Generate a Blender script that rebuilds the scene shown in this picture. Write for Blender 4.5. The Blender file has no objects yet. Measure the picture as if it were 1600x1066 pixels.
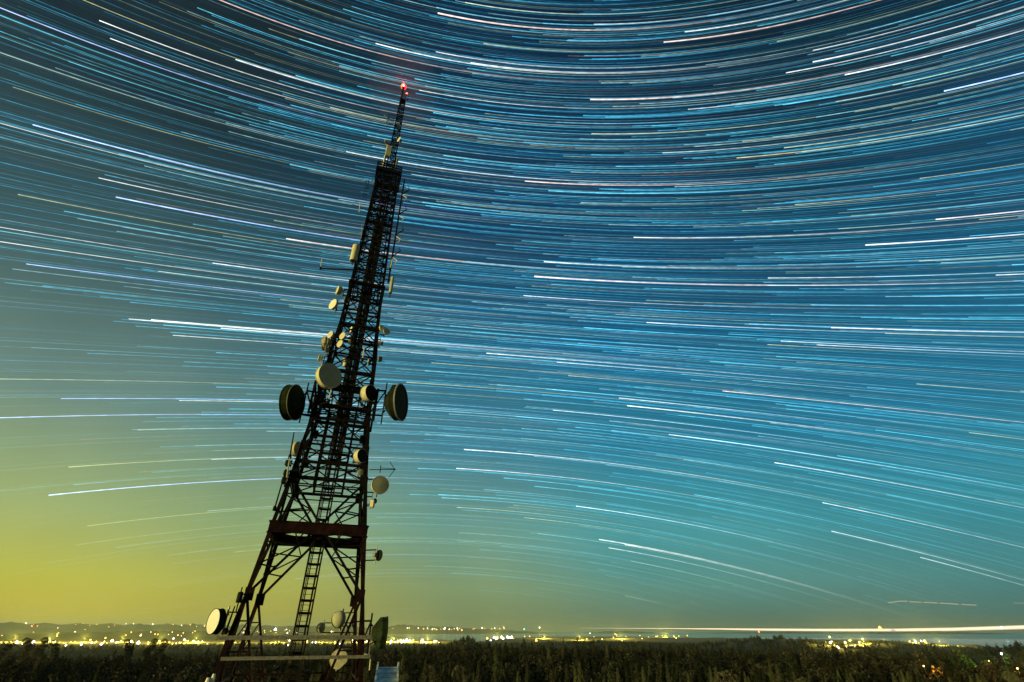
import bpy, math, random
import numpy as np
from mathutils import Vector, Matrix, Quaternion
R = math.radians
rnd = random.Random(11)
sc = bpy.context.scene
col = sc.collection

# ------------------------------------------------------------------ camera, sky, sun, exposure
CAM = Vector((0, 0, 30)); F = 756.0; PITCH = R(30.9)
cd = bpy.data.cameras.new('camera'); cam = bpy.data.objects.new('camera', cd); col.objects.link(cam)
cd.sensor_width = 36; cd.lens = F / 1600 * 36; cd.clip_start = .3; cd.clip_end = 2e6
cam.location = CAM; cam.rotation_euler = (R(90) + PITCH, 0, 0); sc.camera = cam
vs = sc.view_settings
vs.view_transform = 'Standard'; vs.look = 'None'; vs.gamma = 1; vs.use_curve_mapping = False; vs.exposure = 0
sc.cycles.transparent_max_bounces = 128; sc.cycles.max_bounces = 4; sc.cycles.diffuse_bounces = 2
sc.cycles.sample_clamp_indirect = 1.5

def lin(c):
    return tuple(((v / 255 / 12.92) if v / 255 <= .04045 else ((v / 255 + .055) / 1.055) ** 2.4) for v in c)

world = bpy.data.worlds.new('World'); sc.world = world; world.use_nodes = True
nt = world.node_tree; nt.nodes.clear()
def N(t, **k):
    n = nt.nodes.new(t)
    for a, b in k.items(): setattr(n, a, b)
    return n
def L(a, b): nt.links.new(a, b)
tc = N('ShaderNodeTexCoord'); sep = N('ShaderNodeSeparateXYZ'); L(tc.outputs['Generated'], sep.inputs[0])
az = N('ShaderNodeMath', operation='ARCTAN2'); L(sep.outputs[0], az.inputs[0]); L(sep.outputs[1], az.inputs[1])
el = N('ShaderNodeMath', operation='ARCSINE'); L(sep.outputs[2], el.inputs[0])
eln = N('ShaderNodeMapRange'); L(el.outputs[0], eln.inputs['Value'])
eln.inputs['From Min'].default_value = R(-2); eln.inputs['From Max'].default_value = R(88)
ELS = (0, 4, 9, 18, 30, 45, 66)
SKY = {   # azimuth: colours at those elevations (night glow of the towns low, deep blue high)
 -150: ((150,142,92), (140,136,92), (120,120,86), (88,92,76), (54,64,64), (34,46,56), (20,34,54)),
 -95: ((206,174,44), (194,184,68), (156,174,112), (98,128,118), (46,70,80), (22,38,48), (12,24,36)),
 -45: ((202,178,42), (186,186,72), (160,178,116), (108,138,128), (60,92,98), (26,46,56), (14,27,38)),
 -25: ((166,152,50), (164,168,80), (142,168,116), (94,136,134), (52,94,108), (22,54,72), (12,36,56)),
 -5: ((92,112,78), (116,144,108), (108,154,138), (64,126,144), (34,92,120), (18,54,86), (9,38,64)),
 15: ((50,94,90), (78,140,134), (68,152,158), (36,122,150), (20,88,124), (12,54,86), (6,35,60)),
 45: ((48,98,98), (62,132,136), (50,138,152), (30,110,142), (18,76,108), (10,42,62), (7,27,44)),
 130: ((128,130,98), (120,126,98), (100,110,90), (72,86,80), (44,62,70), (26,42,58), (18,32,54))}
prev = None
for a in sorted(SKY):
    cr = N('ShaderNodeValToRGB'); L(eln.outputs['Result'], cr.inputs[0]); e = cr.color_ramp; e.interpolation = 'EASE' if False else 'LINEAR'
    for i, (h, c) in enumerate(zip(ELS, SKY[a])):
        p = (h + 2) / 90
        s = e.elements[i] if i < 2 else e.elements.new(p)
        s.position = p; s.color = (*lin(c), 1)
    if prev is None: prev = (a, cr.outputs[0]); continue
    mr = N('ShaderNodeMapRange', interpolation_type='SMOOTHSTEP'); L(az.outputs[0], mr.inputs['Value'])
    mr.inputs['From Min'].default_value = R(prev[0]); mr.inputs['From Max'].default_value = R(a)
    mx = N('ShaderNodeMix', data_type='RGBA'); L(mr.outputs['Result'], mx.inputs['Factor'])
    L(prev[1], mx.inputs['A']); L(cr.outputs[0], mx.inputs['B']); prev = (a, mx.outputs['Result'])
# soft airglow mottling, on the sky itself
nz = N('ShaderNodeTexNoise'); L(tc.outputs['Generated'], nz.inputs['Vector']); nz.inputs['Scale'].default_value = 5; nz.inputs['Detail'].default_value = 3
nm = N('ShaderNodeMapRange'); L(nz.outputs[0], nm.inputs['Value']); nm.inputs['To Min'].default_value = .84; nm.inputs['To Max'].default_value = 1.14
vm = N('ShaderNodeVectorMath', operation='SCALE'); L(prev[1], vm.inputs[0]); L(nm.outputs['Result'], vm.inputs['Scale'])
bg = N('ShaderNodeBackground'); L(vm.outputs[0], bg.inputs[0]); bg.inputs[1].default_value = 1
wo = N('ShaderNodeOutputWorld'); L(bg.outputs[0], wo.inputs[0])

# the low warm light that reaches the tower from the city away to the left
SUN_AZ, SUN_EL = R(-126), R(4)
sl = bpy.data.lights.new('sun', 'SUN'); sun = bpy.data.objects.new('sun', sl); col.objects.link(sun)
sl.energy = 4.6; sl.angle = R(.5); sl.color = (1, .84, .28)
d = Vector((math.sin(SUN_AZ) * math.cos(SUN_EL), math.cos(SUN_AZ) * math.cos(SUN_EL), math.sin(SUN_EL)))
sun.rotation_euler = d.to_track_quat('Z', 'Y').to_euler()

# ------------------------------------------------------------------ helpers
def ray(px, py):
    xc = (px - 800) / F; yc = (533 - py) / F; c, s = math.cos(PITCH), math.sin(PITCH)
    return Vector((xc, c - s * yc, s + c * yc))
def at(px, py, Y):
    r = ray(px, py); return CAM + r * (Y / r.y)

def mat(name, color, rough=.6, metal=0., var=.25, scale=6., emit=None, strength=0., dirt=None, bump=0., spec=.25):
    m = bpy.data.materials.new(name); m.use_nodes = True; t = m.node_tree; b = t.nodes['Principled BSDF']
    b.inputs['Roughness'].default_value = rough; b.inputs['Metallic'].default_value = metal
    b.inputs['Base Color'].default_value = (*color, 1); b.inputs['Specular IOR Level'].default_value = spec
    if var:
        c = t.nodes.new('ShaderNodeTexCoord'); n = t.nodes.new('ShaderNodeTexNoise'); r = t.nodes.new('ShaderNodeValToRGB')
        n.inputs['Scale'].default_value = scale; n.inputs['Detail'].default_value = 5
        t.links.new(c.outputs['Object'], n.inputs['Vector']); t.links.new(n.outputs[0], r.inputs[0])
        lo = dirt or tuple(v * (1 - var) for v in color); hi = tuple(min(1, v * (1 + var)) for v in color)
        r.color_ramp.elements[0].position = .33; r.color_ramp.elements[0].color = (*lo, 1)
        r.color_ramp.elements[1].position = .66; r.color_ramp.elements[1].color = (*hi, 1)
        t.links.new(r.outputs[0], b.inputs['Base Color'])
        if bump:
            bp = t.nodes.new('ShaderNodeBump'); bp.inputs['Strength'].default_value = bump
            t.links.new(n.outputs[0], bp.inputs['Height']); t.links.new(bp.outputs[0], b.inputs['Normal'])
    if emit:
        b.inputs['Emission Color'].default_value = (*emit, 1); b.inputs['Emission Strength'].default_value = strength
        m.cycles.emission_sampling = 'NONE' if strength > 0 else 'AUTO'
    return m
M = dict(
 steel=mat('dark_steel', (.0055, .0042, .0048), .7, .0, .5, 3, spec=.1), red=mat('red_oxide_steel', (.017, .005, .0075), .7, 0, .7, 2.5, spec=.1),
 galv=mat('galvanised_steel', (.30, .30, .27), .5, .3, .3, 5), ladder=mat('ladder_steel', (.02, .017, .011), .5, .3, .5, 5),
 rail=mat('pale_rail_paint', (.20, .20, .19), .55, 0, .35, 7), cable=mat('black_cable', (.005, .005, .006), .6, 0, .3, 8),
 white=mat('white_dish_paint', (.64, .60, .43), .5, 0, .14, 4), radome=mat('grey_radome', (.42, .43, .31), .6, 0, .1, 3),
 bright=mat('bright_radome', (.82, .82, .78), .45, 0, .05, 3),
 green=mat('dark_green_paint', (.016, .024, .009), .8, 0, .45, 4, spec=.08), moss=mat('mossy_green_paint', (.010, .022, .006), .85, 0, .6, 3),
 blackd=mat('dark_radome', (.016, .020, .014), .85, 0, .3, 4, spec=.06), grey=mat('grey_plastic', (.22, .22, .20), .5, 0, .2, 4),
 ink=mat('black_ink', (.02, .02, .03), .6, 0, 0), tray=mat('pale_blue_sheet', (.42, .55, .62), .45, .1, .35, 3),
 tray_side=mat('pale_cream_sheet', (.75, .76, .66), .5, 0, .25, 4), concrete=mat('concrete', (.3, .29, .27), .9, 0, .3, 3))
def emat(name, c, s): return mat(name, (.8, .8, .8), .5, 0, 0, emit=c, strength=s)

class MB:
    def __init__(s): s.v = []; s.f = []
    def add(s, vs, fs):
        n = len(s.v); s.v += [tuple(v) for v in vs]; s.f += [tuple(i + n for i in f) for f in fs]
    def beam(s, p, q, w, d=None, up=None):
        p, q = Vector(p), Vector(q); d = d or w; z = (q - p)
        if z.length < 1e-6: return
        z.normalize(); u = Vector(up or ((0, 0, 1) if abs(z.z) < .9 else (0, 1, 0)))
        x = z.cross(u).normalized() * w / 2; y = z.cross(x).normalized() * d / 2
        vs = [o + a * x + b * y for o in (p, q) for a, b in ((-1, -1), (1, -1), (1, 1), (-1, 1))]
        s.add(vs, [(3, 2, 1, 0), (4, 5, 6, 7), (0, 1, 5, 4), (1, 2, 6, 5), (2, 3, 7, 6), (3, 0, 4, 7)])
    def angle(s, p, q, w, t, ux, uy):      # L-section between p and q, flanges along ux and uy
        p, q, ux, uy = Vector(p), Vector(q), Vector(ux), Vector(uy)
        prof = [(0, 0), (w, 0), (w, t), (t, t), (t, w), (0, w)]
        vs = [o + ux * a + uy * b for o in (p, q) for a, b in prof]; n = 6
        s.add(vs, [tuple(range(5, -1, -1)), tuple(range(6, 12))] + [(i, (i + 1) % n, n + (i + 1) % n, n + i) for i in range(n)])
    def tube(s, pts, r, seg=8):
        pts = [Vector(p) for p in pts]; rs = r if isinstance(r, (list, tuple)) else [r] * len(pts); rings = []
        for i, p in enumerate(pts):
            z = (pts[min(i + 1, len(pts) - 1)] - pts[max(i - 1, 0)]).normalized()
            u = Vector((0, 0, 1)) if abs(z.z) < .9 else Vector((0, 1, 0)); x = z.cross(u).normalized(); y = z.cross(x)
            rings.append([p + (x * math.cos(k * 2 * math.pi / seg) + y * math.sin(k * 2 * math.pi / seg)) * rs[i] for k in range(seg)])
        vs = [v for rr in rings for v in rr]; fs = []
        for i in range(len(pts) - 1):
            for k in range(seg): fs.append((i * seg + k, i * seg + (k + 1) % seg, (i + 1) * seg + (k + 1) % seg, (i + 1) * seg + k))
        fs += [tuple(range(seg - 1, -1, -1)), tuple(range((len(pts) - 1) * seg, len(pts) * seg))]
        s.add(vs, fs)
    def lathe(s, prof, seg=28, o=(0, 0, 0), axis='Y'):    # (radius, height) revolved
        vs = []; fs = []; o = Vector(o)
        for r, h in prof:
            for k in range(seg):
                a = k * 2 * math.pi / seg; c, d = r * math.cos(a), r * math.sin(a)
                vs.append(o + (Vector((c, h, d)) if axis == 'Y' else Vector((c, d, h))))
        for i in range(len(prof) - 1):
            for k in range(seg): fs.append((i * seg + k, i * seg + (k + 1) % seg, (i + 1) * seg + (k + 1) % seg, (i + 1) * seg + k))
        if prof[0][0] > 1e-4: fs.append(tuple(range(seg)))
        if prof[-1][0] > 1e-4: fs.append(tuple(range((len(prof) - 1) * seg, len(prof) * seg)))
        s.add(vs, fs)
    def box(s, c, size, rz=0.):
        c = Vector(c); x, y, z = (v / 2 for v in size); m = Matrix.Rotation(rz, 3, 'Z')
        vs = [c + m @ Vector((a * x, b * y, e * z)) for e in (-1, 1) for a, b in ((-1, -1), (1, -1), (1, 1), (-1, 1))]
        s.add(vs, [(3, 2, 1, 0), (4, 5, 6, 7), (0, 1, 5, 4), (1, 2, 6, 5), (2, 3, 7, 6), (3, 0, 4, 7)])
    def build(s, name, m, parent=None, smooth=False, bevel=0.):
        me = bpy.data.meshes.new(name); me.from_pydata(s.v, [], s.f); me.validate(); me.update()
        import bmesh
        bm = bmesh.new(); bm.from_mesh(me); bmesh.ops.recalc_face_normals(bm, faces=bm.faces); bm.to_mesh(me); bm.free()
        me.materials.append(m)
        if smooth:
            me.polygons.foreach_set('use_smooth', [True] * len(me.polygons))
            try: me.set_sharp_from_angle(angle=R(38))
            except Exception: pass
        o = bpy.data.objects.new(name, me); col.objects.link(o)
        if parent: o.parent = parent
        if bevel:
            b = o.modifiers.new('bevel', 'BEVEL'); b.width = bevel; b.segments = 1; b.limit_method = 'ANGLE'
        return o
def tag(o, label=None, cat=None, group=None, kind=None):
    if label: o['label'] = label
    if cat: o['category'] = cat
    if group: o['group'] = group
    if kind: o['kind'] = kind
    return o
def empty(name, loc, rz=0.):
    o = bpy.data.objects.new(name, None); col.objects.link(o); o.location = loc; o.rotation_euler = (0, 0, rz); o.empty_display_size = .2
    return o
def dup(o, parent=None):
    c = o.copy(); col.objects.link(c)
    if parent: c.parent = parent
    for ch in o.children: dup(ch, c)
    return c

# ------------------------------------------------------------------ terrain and water
SHORE = [(-180, 9e4), (-14, 9e4), (-12.5, 7200), (-7, 6600), (-3, 6000), (-1, 8000), (3, 10500), (11, 11000), (18, 10000), (25, 9000), (33, 8000), (37, 5500), (48, 5000), (60, 5000), (75, 9e4), (180, 9e4)]
LAKE = -78.
def azpx(px): return math.atan((px - 800) / 881)
HILLS = [  # azimuth deg, range, top z, half-width deg, half-depth
 (24.5, 2600, 2, 8.5, 500), (-4.6, 2000, -1, 2.4, 330), (41.5, 1500, -8, 5.5, 350), (33, 4200, -38, 4, 600), (8, 3500, -32, 7, 700),
 (-33, 9000, 24, 11, 1500), (-18, 11000, 10, 6, 1500), (-44, 3800, -30, 5, 900),
 (-46, 25000, 235, 14, 4000), (-27, 25000, 165, 11, 4000), (-14, 26000, 95, 8, 3500),
 (-7, 24500, 66, 3.5, 1800), (-11, 24000, 80, 2.2, 1500), (-1.5, 25500, 38, 5, 1800), (11, 26500, 10, 3.4, 1500), (36, 27000, 8, 5, 1500), (25, 28000, -20, 7, 1500)]
def terrain(x, y):
    x = np.asarray(x, float); y = np.asarray(y, float)
    r = np.hypot(x, y); a = np.degrees(np.arctan2(x, y))
    t = np.clip((r - 380) / 1200, 0, 1); t = t * t * (3 - 2 * t); z = -62 * t
    z = z + (np.sin(x * .011 + 1) * np.cos(y * .013) * 2.2 + np.sin(x * .031 + y * .017) * 1.0) * np.clip((r - 60) / 100, 0, 1)
    z = z + np.clip((r - 900) / 1500, 0, 1) * (np.sin(x * .0021 + y * .0013) * 5 + np.sin(y * .0031 - x * .0017) * 4)
    s = np.interp(a, [p[0] for p in SHORE], [p[1] for p in SHORE])
    s = s * (1 + .03 * np.sin(a * 2.3) + .015 * np.sin(a * 7.1))
    k = np.clip((r / s - .97) / .06, 0, 1); k = k * k * (3 - 2 * k)
    z = z * (1 - k) + (-94) * k
    for (ha, hr, ht, hw, hd) in HILLS:
        g = np.exp(-((a - ha) / hw) ** 2 - ((r - hr) / hd) ** 2)
        z = z + g * (ht - (-62 if hr < 15000 else -94 if ha > -13 else -62)) * (1 + .08 * np.sin(a * 3.1 + hr) + .05 * np.sin(a * 9.7))
    return z
def T(x, y): return float(terrain(x, y))
rs = np.concatenate([[0, 8, 16, 24, 34, 45, 60], np.geomspace(75, 60000, 190)])
azs = np.radians(np.concatenate([np.arange(-180, -60, 4), np.arange(-60, 60, .33), np.arange(60, 180, 4)]))
A, RR = np.meshgrid(azs, rs[1:]); X = RR * np.sin(A); Y = RR * np.cos(A); Z = terrain(X, Y)
v = np.concatenate([[[0, 0, T(0, 0)]], np.stack([X, Y, Z], -1).reshape(-1, 3)]); na = len(azs); nr = len(rs) - 1
fs = [(0, 1 + j, 1 + (j + 1) % na) for j in range(na)]
for i in range(nr - 1):
    b = 1 + i * na
    fs += [(b + j, b + na + j, b + na + (j + 1) % na, b + (j + 1) % na) for j in range(na)]
me = bpy.data.meshes.new('ground'); me.from_pydata(v.tolist(), [], fs); me.update()
me.polygons.foreach_set('use_smooth', [True] * len(me.polygons))
gm = mat('forest_floor', (.030, .034, .018), .95, 0, .55, .02, bump=.3); me.materials.append(gm)
tag(bpy.data.objects.new('ground', me), kind='structure'); col.objects.link(bpy.data.objects['ground'])
b = MB(); b.lathe([(2500, 0), (9000, 0), (70000, 0)], 90, (0, 0, LAKE), 'Z'); b.f = b.f[:-2]
wm = mat('lake_water', (.02, .06, .07), .16, 0, .2, .001, spec=.5)
tag(b.build('lake', wm), kind='structure')

# ------------------------------------------------------------------ tower
TX, TY = -13.16, 35.2; YAW = R(19)
PROF = [(-30, 12.4), (-2.3, 7.65), (-.4, 7.25), (1.8, 6.62), (2.8, 6.4), (5.8, 5.77), (8.8, 5.02), (10.9, 4.6), (13.5, 4.12), (15.9, 3.85), (18.5, 3.7), (21.7, 3.2), (26.2, 2.85), (28, 2.8), (33, 2.55), (41, 2.24)]
def side(h): return float(np.interp(h, [p[0] for p in PROF], [p[1] for p in PROF]))
E1 = Vector((math.cos(YAW), math.sin(YAW), 0)); E2 = Vector((-math.sin(YAW), math.cos(YAW), 0))
CN = {'nL': (-1, -1), 'nR': (1, -1), 'fR': (1, 1), 'fL': (-1, 1)}
def lc(h, k, off=0.):                         # corner in the tower's own axes
    s = side(h) / 2 + off; a, c = CN[k] if isinstance(k, str) else k
    return Vector((a * s, c * s, h + 30))
def wc(h, k, off=0.):                         # the same in the world
    p = lc(h, k, off); return Vector((TX, TY, 0)) + E1 * p.x + E2 * p.y + Vector((0, 0, p.z))
tower = empty('lattice_tower', (TX, TY, 0), YAW)
tag(tower, 'tall tapering four-legged steel lattice radio tower carrying all the dishes', 'tower')
KEYS = ['nL', 'nR', 'fR', 'fL']
for k in KEYS:
    b = MB(); a, c = CN[k]
    hs = [p[0] for p in PROF]
    for h0, h1 in zip(hs, hs[1:]):
        w = .24 if h0 < 16 else .18 if h0 < 26 else .13
        b.angle(lc(h0, k), lc(h1, k), w, .05, (-a, 0, 0), (0, -c, 0))
    lg = b.build('leg', M['red'])
    lg.parent = tower
    # upper part darker paint: slot by height
    lg.data.materials.append(M['steel'])
    for p in lg.data.polygons: p.material_index = 1 if p.center.z > 36.5 else 0
    for h in (1.8, 8.8, 11, 13.3, 15.8):
        p = lc(h, k); g = MB(); w = .24
        prof = [(a * .012, -c * w * 2), (a * .012, c * .012), (-a * w * 2, c * .012), (-a * w * 2, c * -.03), (-a * .03, c * -.03), (-a * .03, -c * w * 2)]
        vs_ = [p + Vector((x, y, z)) for z in (-.34, .34) for x, y in prof]
        g.add(vs_, [(0, 1, 4, 5), (1, 2, 3, 4), (6, 11, 10, 7), (7, 10, 9, 8)] + [(q, (q + 1) % 6, 6 + (q + 1) % 6, 6 + q) for q in range(6)])
        g.build('gusset_plate', M['red' if h < 8 else 'steel'], lg)
LEV = [-30, -22, -15, -8.5, 1.8, 5.8, 8.8, 9.9, 11.2, 13.2, 14.3, 15.6, 17.3, 18.8, 20.3, 21.7, 23.2, 24.6, 26.0, 27.3, 28.5, 29.6, 30.7, 31.7, 32.7, 33.7, 34.6, 35.5, 36.4, 37.3, 38.2, 39.1, 40.0, 41.0]
FACES = [('nL', 'nR'), ('nR', 'fR'), ('fR', 'fL'), ('fL', 'nL')]
def inset(k, h, d=.12):
    p = lc(h, k); a, c = CN[k]; return p + Vector((-a * d, -c * d, 0))
secs = [(-30, 1.7, 'red'), (1.7, 5.7, 'steel'), (5.7, 15.5, 'steel'), (15.5, 27.2, 'steel'), (27.2, 41.1, 'steel')]
for lo, hi, mk in secs:
    for A_, B_ in FACES:
        b = MB()
        for h0, h1 in zip(LEV, LEV[1:]):
            if not (lo <= h0 < hi): continue
            a0, b0, a1, b1 = inset(A_, h0), inset(B_, h0), inset(A_, h1), inset(B_, h1)
            m0, m1 = (a0 + b0) / 2, (a1 + b1) / 2
            big = h1 - h0 > 2.4
            w = .14 if big else .085 if h0 < 28 else .065
            if h0 == 1.8:                      # inverted V under the red ring, with redundants
                for a_, t_ in ((a0, a1), (b0, b1)):
                    b.beam(a_, m1, .15); q1 = a_.lerp(m1, .36); q2 = a_.lerp(m1, .68)
                    b.beam(q1, a_.lerp(t_, .40), .085); b.beam(q2, a_.lerp(t_, .72), .085); b.beam(q2, a_.lerp(t_, .40), .08); b.beam(q2, t_.lerp(m1, .42), .08); b.beam(q1, q1 + (t_ - a_) * .02, .2)
            elif big and h0 < 0:               # long V below, with fine redundants
                for a_, t_ in ((a0, a1), (b0, b1)):
                    b.beam(t_, m0, .14); ts = (.13, .27, .41, .56, .72)
                    q = [t_.lerp(m0, u) for u in ts]; g = [t_.lerp(a_, u) for u in ts]
                    for k_ in range(5):
                        b.beam(q[k_], g[k_], .075)
                        if k_ < 4: b.beam(g[k_], q[k_ + 1], .06) if k_ % 2 else b.beam(q[k_], g[k_ + 1], .06)
                b.beam(a1.lerp(m0, .41), b1.lerp(m0, .41), .10); b.beam(a1.lerp(m0, .41), (a1.lerp(m0, .72) + b1.lerp(m0, .72)) / 2, .07)
            elif h0 == 5.8:
                for a_, t_ in ((a0, a1), (b0, b1)):
                    b.beam(t_, m0, .15); q1 = t_.lerp(m0, .35); q2 = t_.lerp(m0, .7)
                    b.beam(q1, t_.lerp(a_, .4), .085); b.beam(q2, t_.lerp(a_, .78), .085); b.beam(q2, t_.lerp(a_, .4), .08); b.beam(q2, a_.lerp(m0, .5), .08)
                    b.beam(t_.lerp(a_, .55), t_.lerp(a_, .55).lerp(m1, .02), .2)
            elif LEV.index(h0) % 2 == 0:
                for a_, t_ in ((a0, a1), (b0, b1)):
                    b.beam(a_, m1, w); q = a_.lerp(m1, .5); b.beam(q, t_, w * .6); None
            else:
                for a_, t_ in ((a0, a1), (b0, b1)):
                    b.beam(t_, m0, w); q = t_.lerp(m0, .5); b.beam(q, a_, w * .6)
        if b.v: b.build('face_bracing', M[mk], tower)
for i, h in enumerate(LEV):
    if h in (5.8, 1.8) or h < -25: continue
    b = MB(); w = .19 if h in (8.8, 9.9, 13.2, 14.3, 15.6, 17.3, 21.7, 26.0) else .12 if h < 27 else .10
    cs = [inset(k, h) for k in KEYS]
    for p, q in zip(cs, cs[1:] + cs[:1]): b.beam(p, q, w * .8, w)
    if h > 6 and i % 2 == 0: 
        b.beam((cs[0] + cs[1]) / 2, (cs[2] + cs[3]) / 2, .08); b.beam((cs[1] + cs[2]) / 2, (cs[3] + cs[0]) / 2, .08)
    if h > 14 and i % 3 == 0:
        b.beam(cs[0], cs[2], .07); b.beam(cs[1], cs[3], .07)
    if 8 < h < 16:                                # doubled rail a little below, as on the photograph
        cs2 = [p - Vector((0, 0, .42)) for p in cs]
        for p, q in zip(cs2, cs2[1:] + cs2[:1]): b.beam(p, q, .07)
    b.build('horizontal_frame', M['red' if h < 1.5 else 'steel'], tower)
# the deep red ring beam
b = MB(); cs = [lc(5.55, k) for k in KEYS]
for p, q in zip(cs, cs[1:] + cs[:1]): b.beam(p, q, .1, .62); b.beam(p + Vector((0, 0, .32)), q + Vector((0, 0, .32)), .22, .05); b.beam(p - Vector((0, 0, .32)), q - Vector((0, 0, .32)), .22, .05)
for p, q in ((cs[0], cs[2]), (cs[1], cs[3])): b.beam(p, q, .12, .12)
ms = [(p + q) / 2 for p, q in zip(cs, cs[1:] + cs[:1])]
for p, q in zip(ms, ms[1:] + ms[:1]): b.beam(p, q, .14, .2)
b.build('ring_beam', M['red'], tower)
# inner core frame between the ring and the big dishes
b = MB()
for a, c in ((-1, -1), (1, -1), (1, 1), (-1, 1)):
    b.beam((a * .98, c * .98, 38.6), (a * .98, c * .98, 44.6), .15)
for z in (38.7, 41.0, 44.5):
    q = [(-.98, -.98, z), (.98, -.98, z), (.98, .98, z), (-.98, .98, z)]
    for p, r_ in zip(q, q[1:] + q[:1]): b.beam(p, r_, .10)
b.build('inner_frame', M['steel'], tower)
# outrigger frame on the left for the big drum
b = MB()
for f in (-.36, .36):
    for c in (-1, 1):
        pts_ = [(side(h) * f, c * (side(h) / 2 - .1), h + 30) for h in (26, 28, 33, 41)]
        for p, q in zip(pts_, pts_[1:]): b.beam(p, q, .07)
b.build('face_column', M['steel'], tower)
# ladder with its safety cage on the axis
lad = MB()
for x in (-.40, -.27, .27, .40): lad.beam((x, -.1, 1), (x, -.1, 71), .10 if abs(x) > .3 else .05, .12)
ladder = lad.build('ladder', M['ladder'], tower)
b = MB()
z = 20.0
while z < 71: b.beam((-.31, -.1, z), (.31, -.1, z), .028); z += .3
b.build('rungs', M['ladder'], ladder)
b = MB(); z = 18.0
while z < 70:
    pts = [(-.40, -.1, z), (-.42, .35, z), (-.24, .7, z), (.24, .7, z), (.42, .35, z), (.40, -.1, z)]
    for p, q in zip(pts, pts[1:]): b.beam(p, q, .05, .16)
    z += .72
for x, y in ((-.38, .35), (-.2, .68), (.2, .68), (.38, .35)): b.beam((x, y, 18), (x, y, 70), .07, .03)
b.build('safety_cage', M['cable'], ladder)
b = MB()
for i in range(8):
    x = -.32 + .09 * i + rnd.uniform(-.02, .02); b.tube([(x, .85 + rnd.uniform(-.08, .08), 39.5 + rnd.uniform(-.5, 3)), (x, .85, 70.5 - rnd.uniform(0, 8))], .042, 6)
for i in range(2):
    x = .42 + .08 * i; b.tube([(x, -.2, 41 + i), (x, -.2, 62 + i)], .035, 6)
b.build('cable_run', M['cable'], tower)
b = MB()
for z in np.arange(40, 70, 1.15): b.beam((-.45, .95, z), (.45, .95, z), .05)
for x in (-.45, .45): b.beam((x, .95, 39.5), (x, .95, 70.5), .08)
b.build('cable_ladder', M['steel'], tower)
# guard rails of the lower working level
def guard(hs_, ext, mk, name):
    b = MB()
    for h, hgt in hs_:
        s = side(-.33) / 2 + .32
        b.beam((-s - .1 if h > -1 else -s + .35, -s, h + 30), (s + ext, -s, h + 30), .10, hgt)
    return b, s
b, s = guard(((-.33, .2), (-1.27, .16)), .12, 'rail', 'guard_rail')
gr = b.build('guard_rail', M['rail'], tower)
b = MB()
for x in (s + .02,): b.beam((x, -s - .02, 28.7), (x, -s - .02, 29.7), .06)
for x in (s + .05, ): b.beam((x, -s, 29.67), (x, s * .2, 29.67), .06, .1); b.beam((x, -s, 28.75), (x, s * .2, 28.75), .06, .1)
b.build('rail_post', M['galv'], gr)
# working platforms
for h, o_, th in ((15.75, .12, .12), (40.9, .12, .25), (26.0, .05, .08)):
    s = side(h) / 2 + o_; b = MB()
    for x in np.linspace(-s, s, 9 if h < 30 else 22): b.beam((x, -s, h + 30.1), (x, s, h + 30.1), .09 if h < 30 else .1, th * .6)
    for y in (-s, s): b.beam((-s, y, h + 30.1), (s, y, h + 30.1), .12, th + .1)
    for x in (-s, s): b.beam((x, -s, h + 30.1), (x, s, h + 30.1), .12, th + .1)
    pf = b.build('platform', M['steel'], tower)
    if h > 30:
        b = MB()
        for zz in (.35, .7, 1.05):
            q = [(-s, -s), (s, -s), (s, s), (-s, s)]
            for p, r_ in zip(q, q[1:] + q[:1]): b.beam((*p, h + 30 + zz), (*r_, h + 30 + zz), .09)
        for x in np.linspace(-s, s, 5):
            for y in (-s, s): b.beam((x, y, h + 30), (x, y, h + 31.05), .07); b.beam((y, x, h + 30), (y, x, h + 31.05), .07)
        b.build('platform_railing', M['steel'], pf)
# bracket frames that step out at the dish level
for a in (-1, 1):
    b = MB()
    for c in (-1, 0.2):
        x = a * 2.28; b.beam((x, c * 2.1, 43.4), (x, c * 2.1, 46.0), .15)
        for z in (43.5, 44.8, 45.9): b.beam((x, c * 2.1, z), (a * 1.75, c * 1.8, z), .11)
    b.beam((a * 2.28, -2.1, 45.9), (a * 2.28, .42, 45.9), .13); b.beam((a * 2.28, -2.1, 44.6), (a * 2.28, .42, 44.6), .11)
    b.build('bracket_frame', M['steel'], tower)
# the slim mast on top
MS = [(41, .82), (48, .72), (54.2, .58)]
def ms_(h): return float(np.interp(h, [p[0] for p in MS], [p[1] for p in MS])) / 2
mast = MB()
for a, c in ((-1, -1), (1, -1), (1, 1), (-1, 1)):
    mast.beam((a * ms_(41), c * ms_(41), 71), (a * ms_(54.2), c * ms_(54.2), 84.6), .11)
mast = mast.build('top_mast', M['steel'], tower)
b = MB(); hs = np.arange(41, 54.3, .66)
for i, (h0, h1) in enumerate(zip(hs, hs[1:])):
    q0 = [Vector((a * ms_(h0), c * ms_(h0), h0 + 30)) for a, c in ((-1, -1), (1, -1), (1, 1), (-1, 1))]
    q1 = [Vector((a * ms_(h1), c * ms_(h1), h1 + 30)) for a, c in ((-1, -1), (1, -1), (1, 1), (-1, 1))]
    for j in range(4):
        b.beam(q0[j], q0[(j + 1) % 4], .06); b.beam(q0[j], q1[(j + 1) % 4], .045) if i % 2 else b.beam(q0[(j + 1) % 4], q1[j], .045)
b.build('mast_bracing', M['steel'], mast)
b = MB()
for z in np.arange(71, 84.4, .33): b.beam((-.16, -.05, z), (.16, -.05, z), .03)
for x in (-.16, .16): b.beam((x, -.05, 71), (x, -.05, 84.5), .05)
b.build('mast_ladder', M['steel'], mast)
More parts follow.
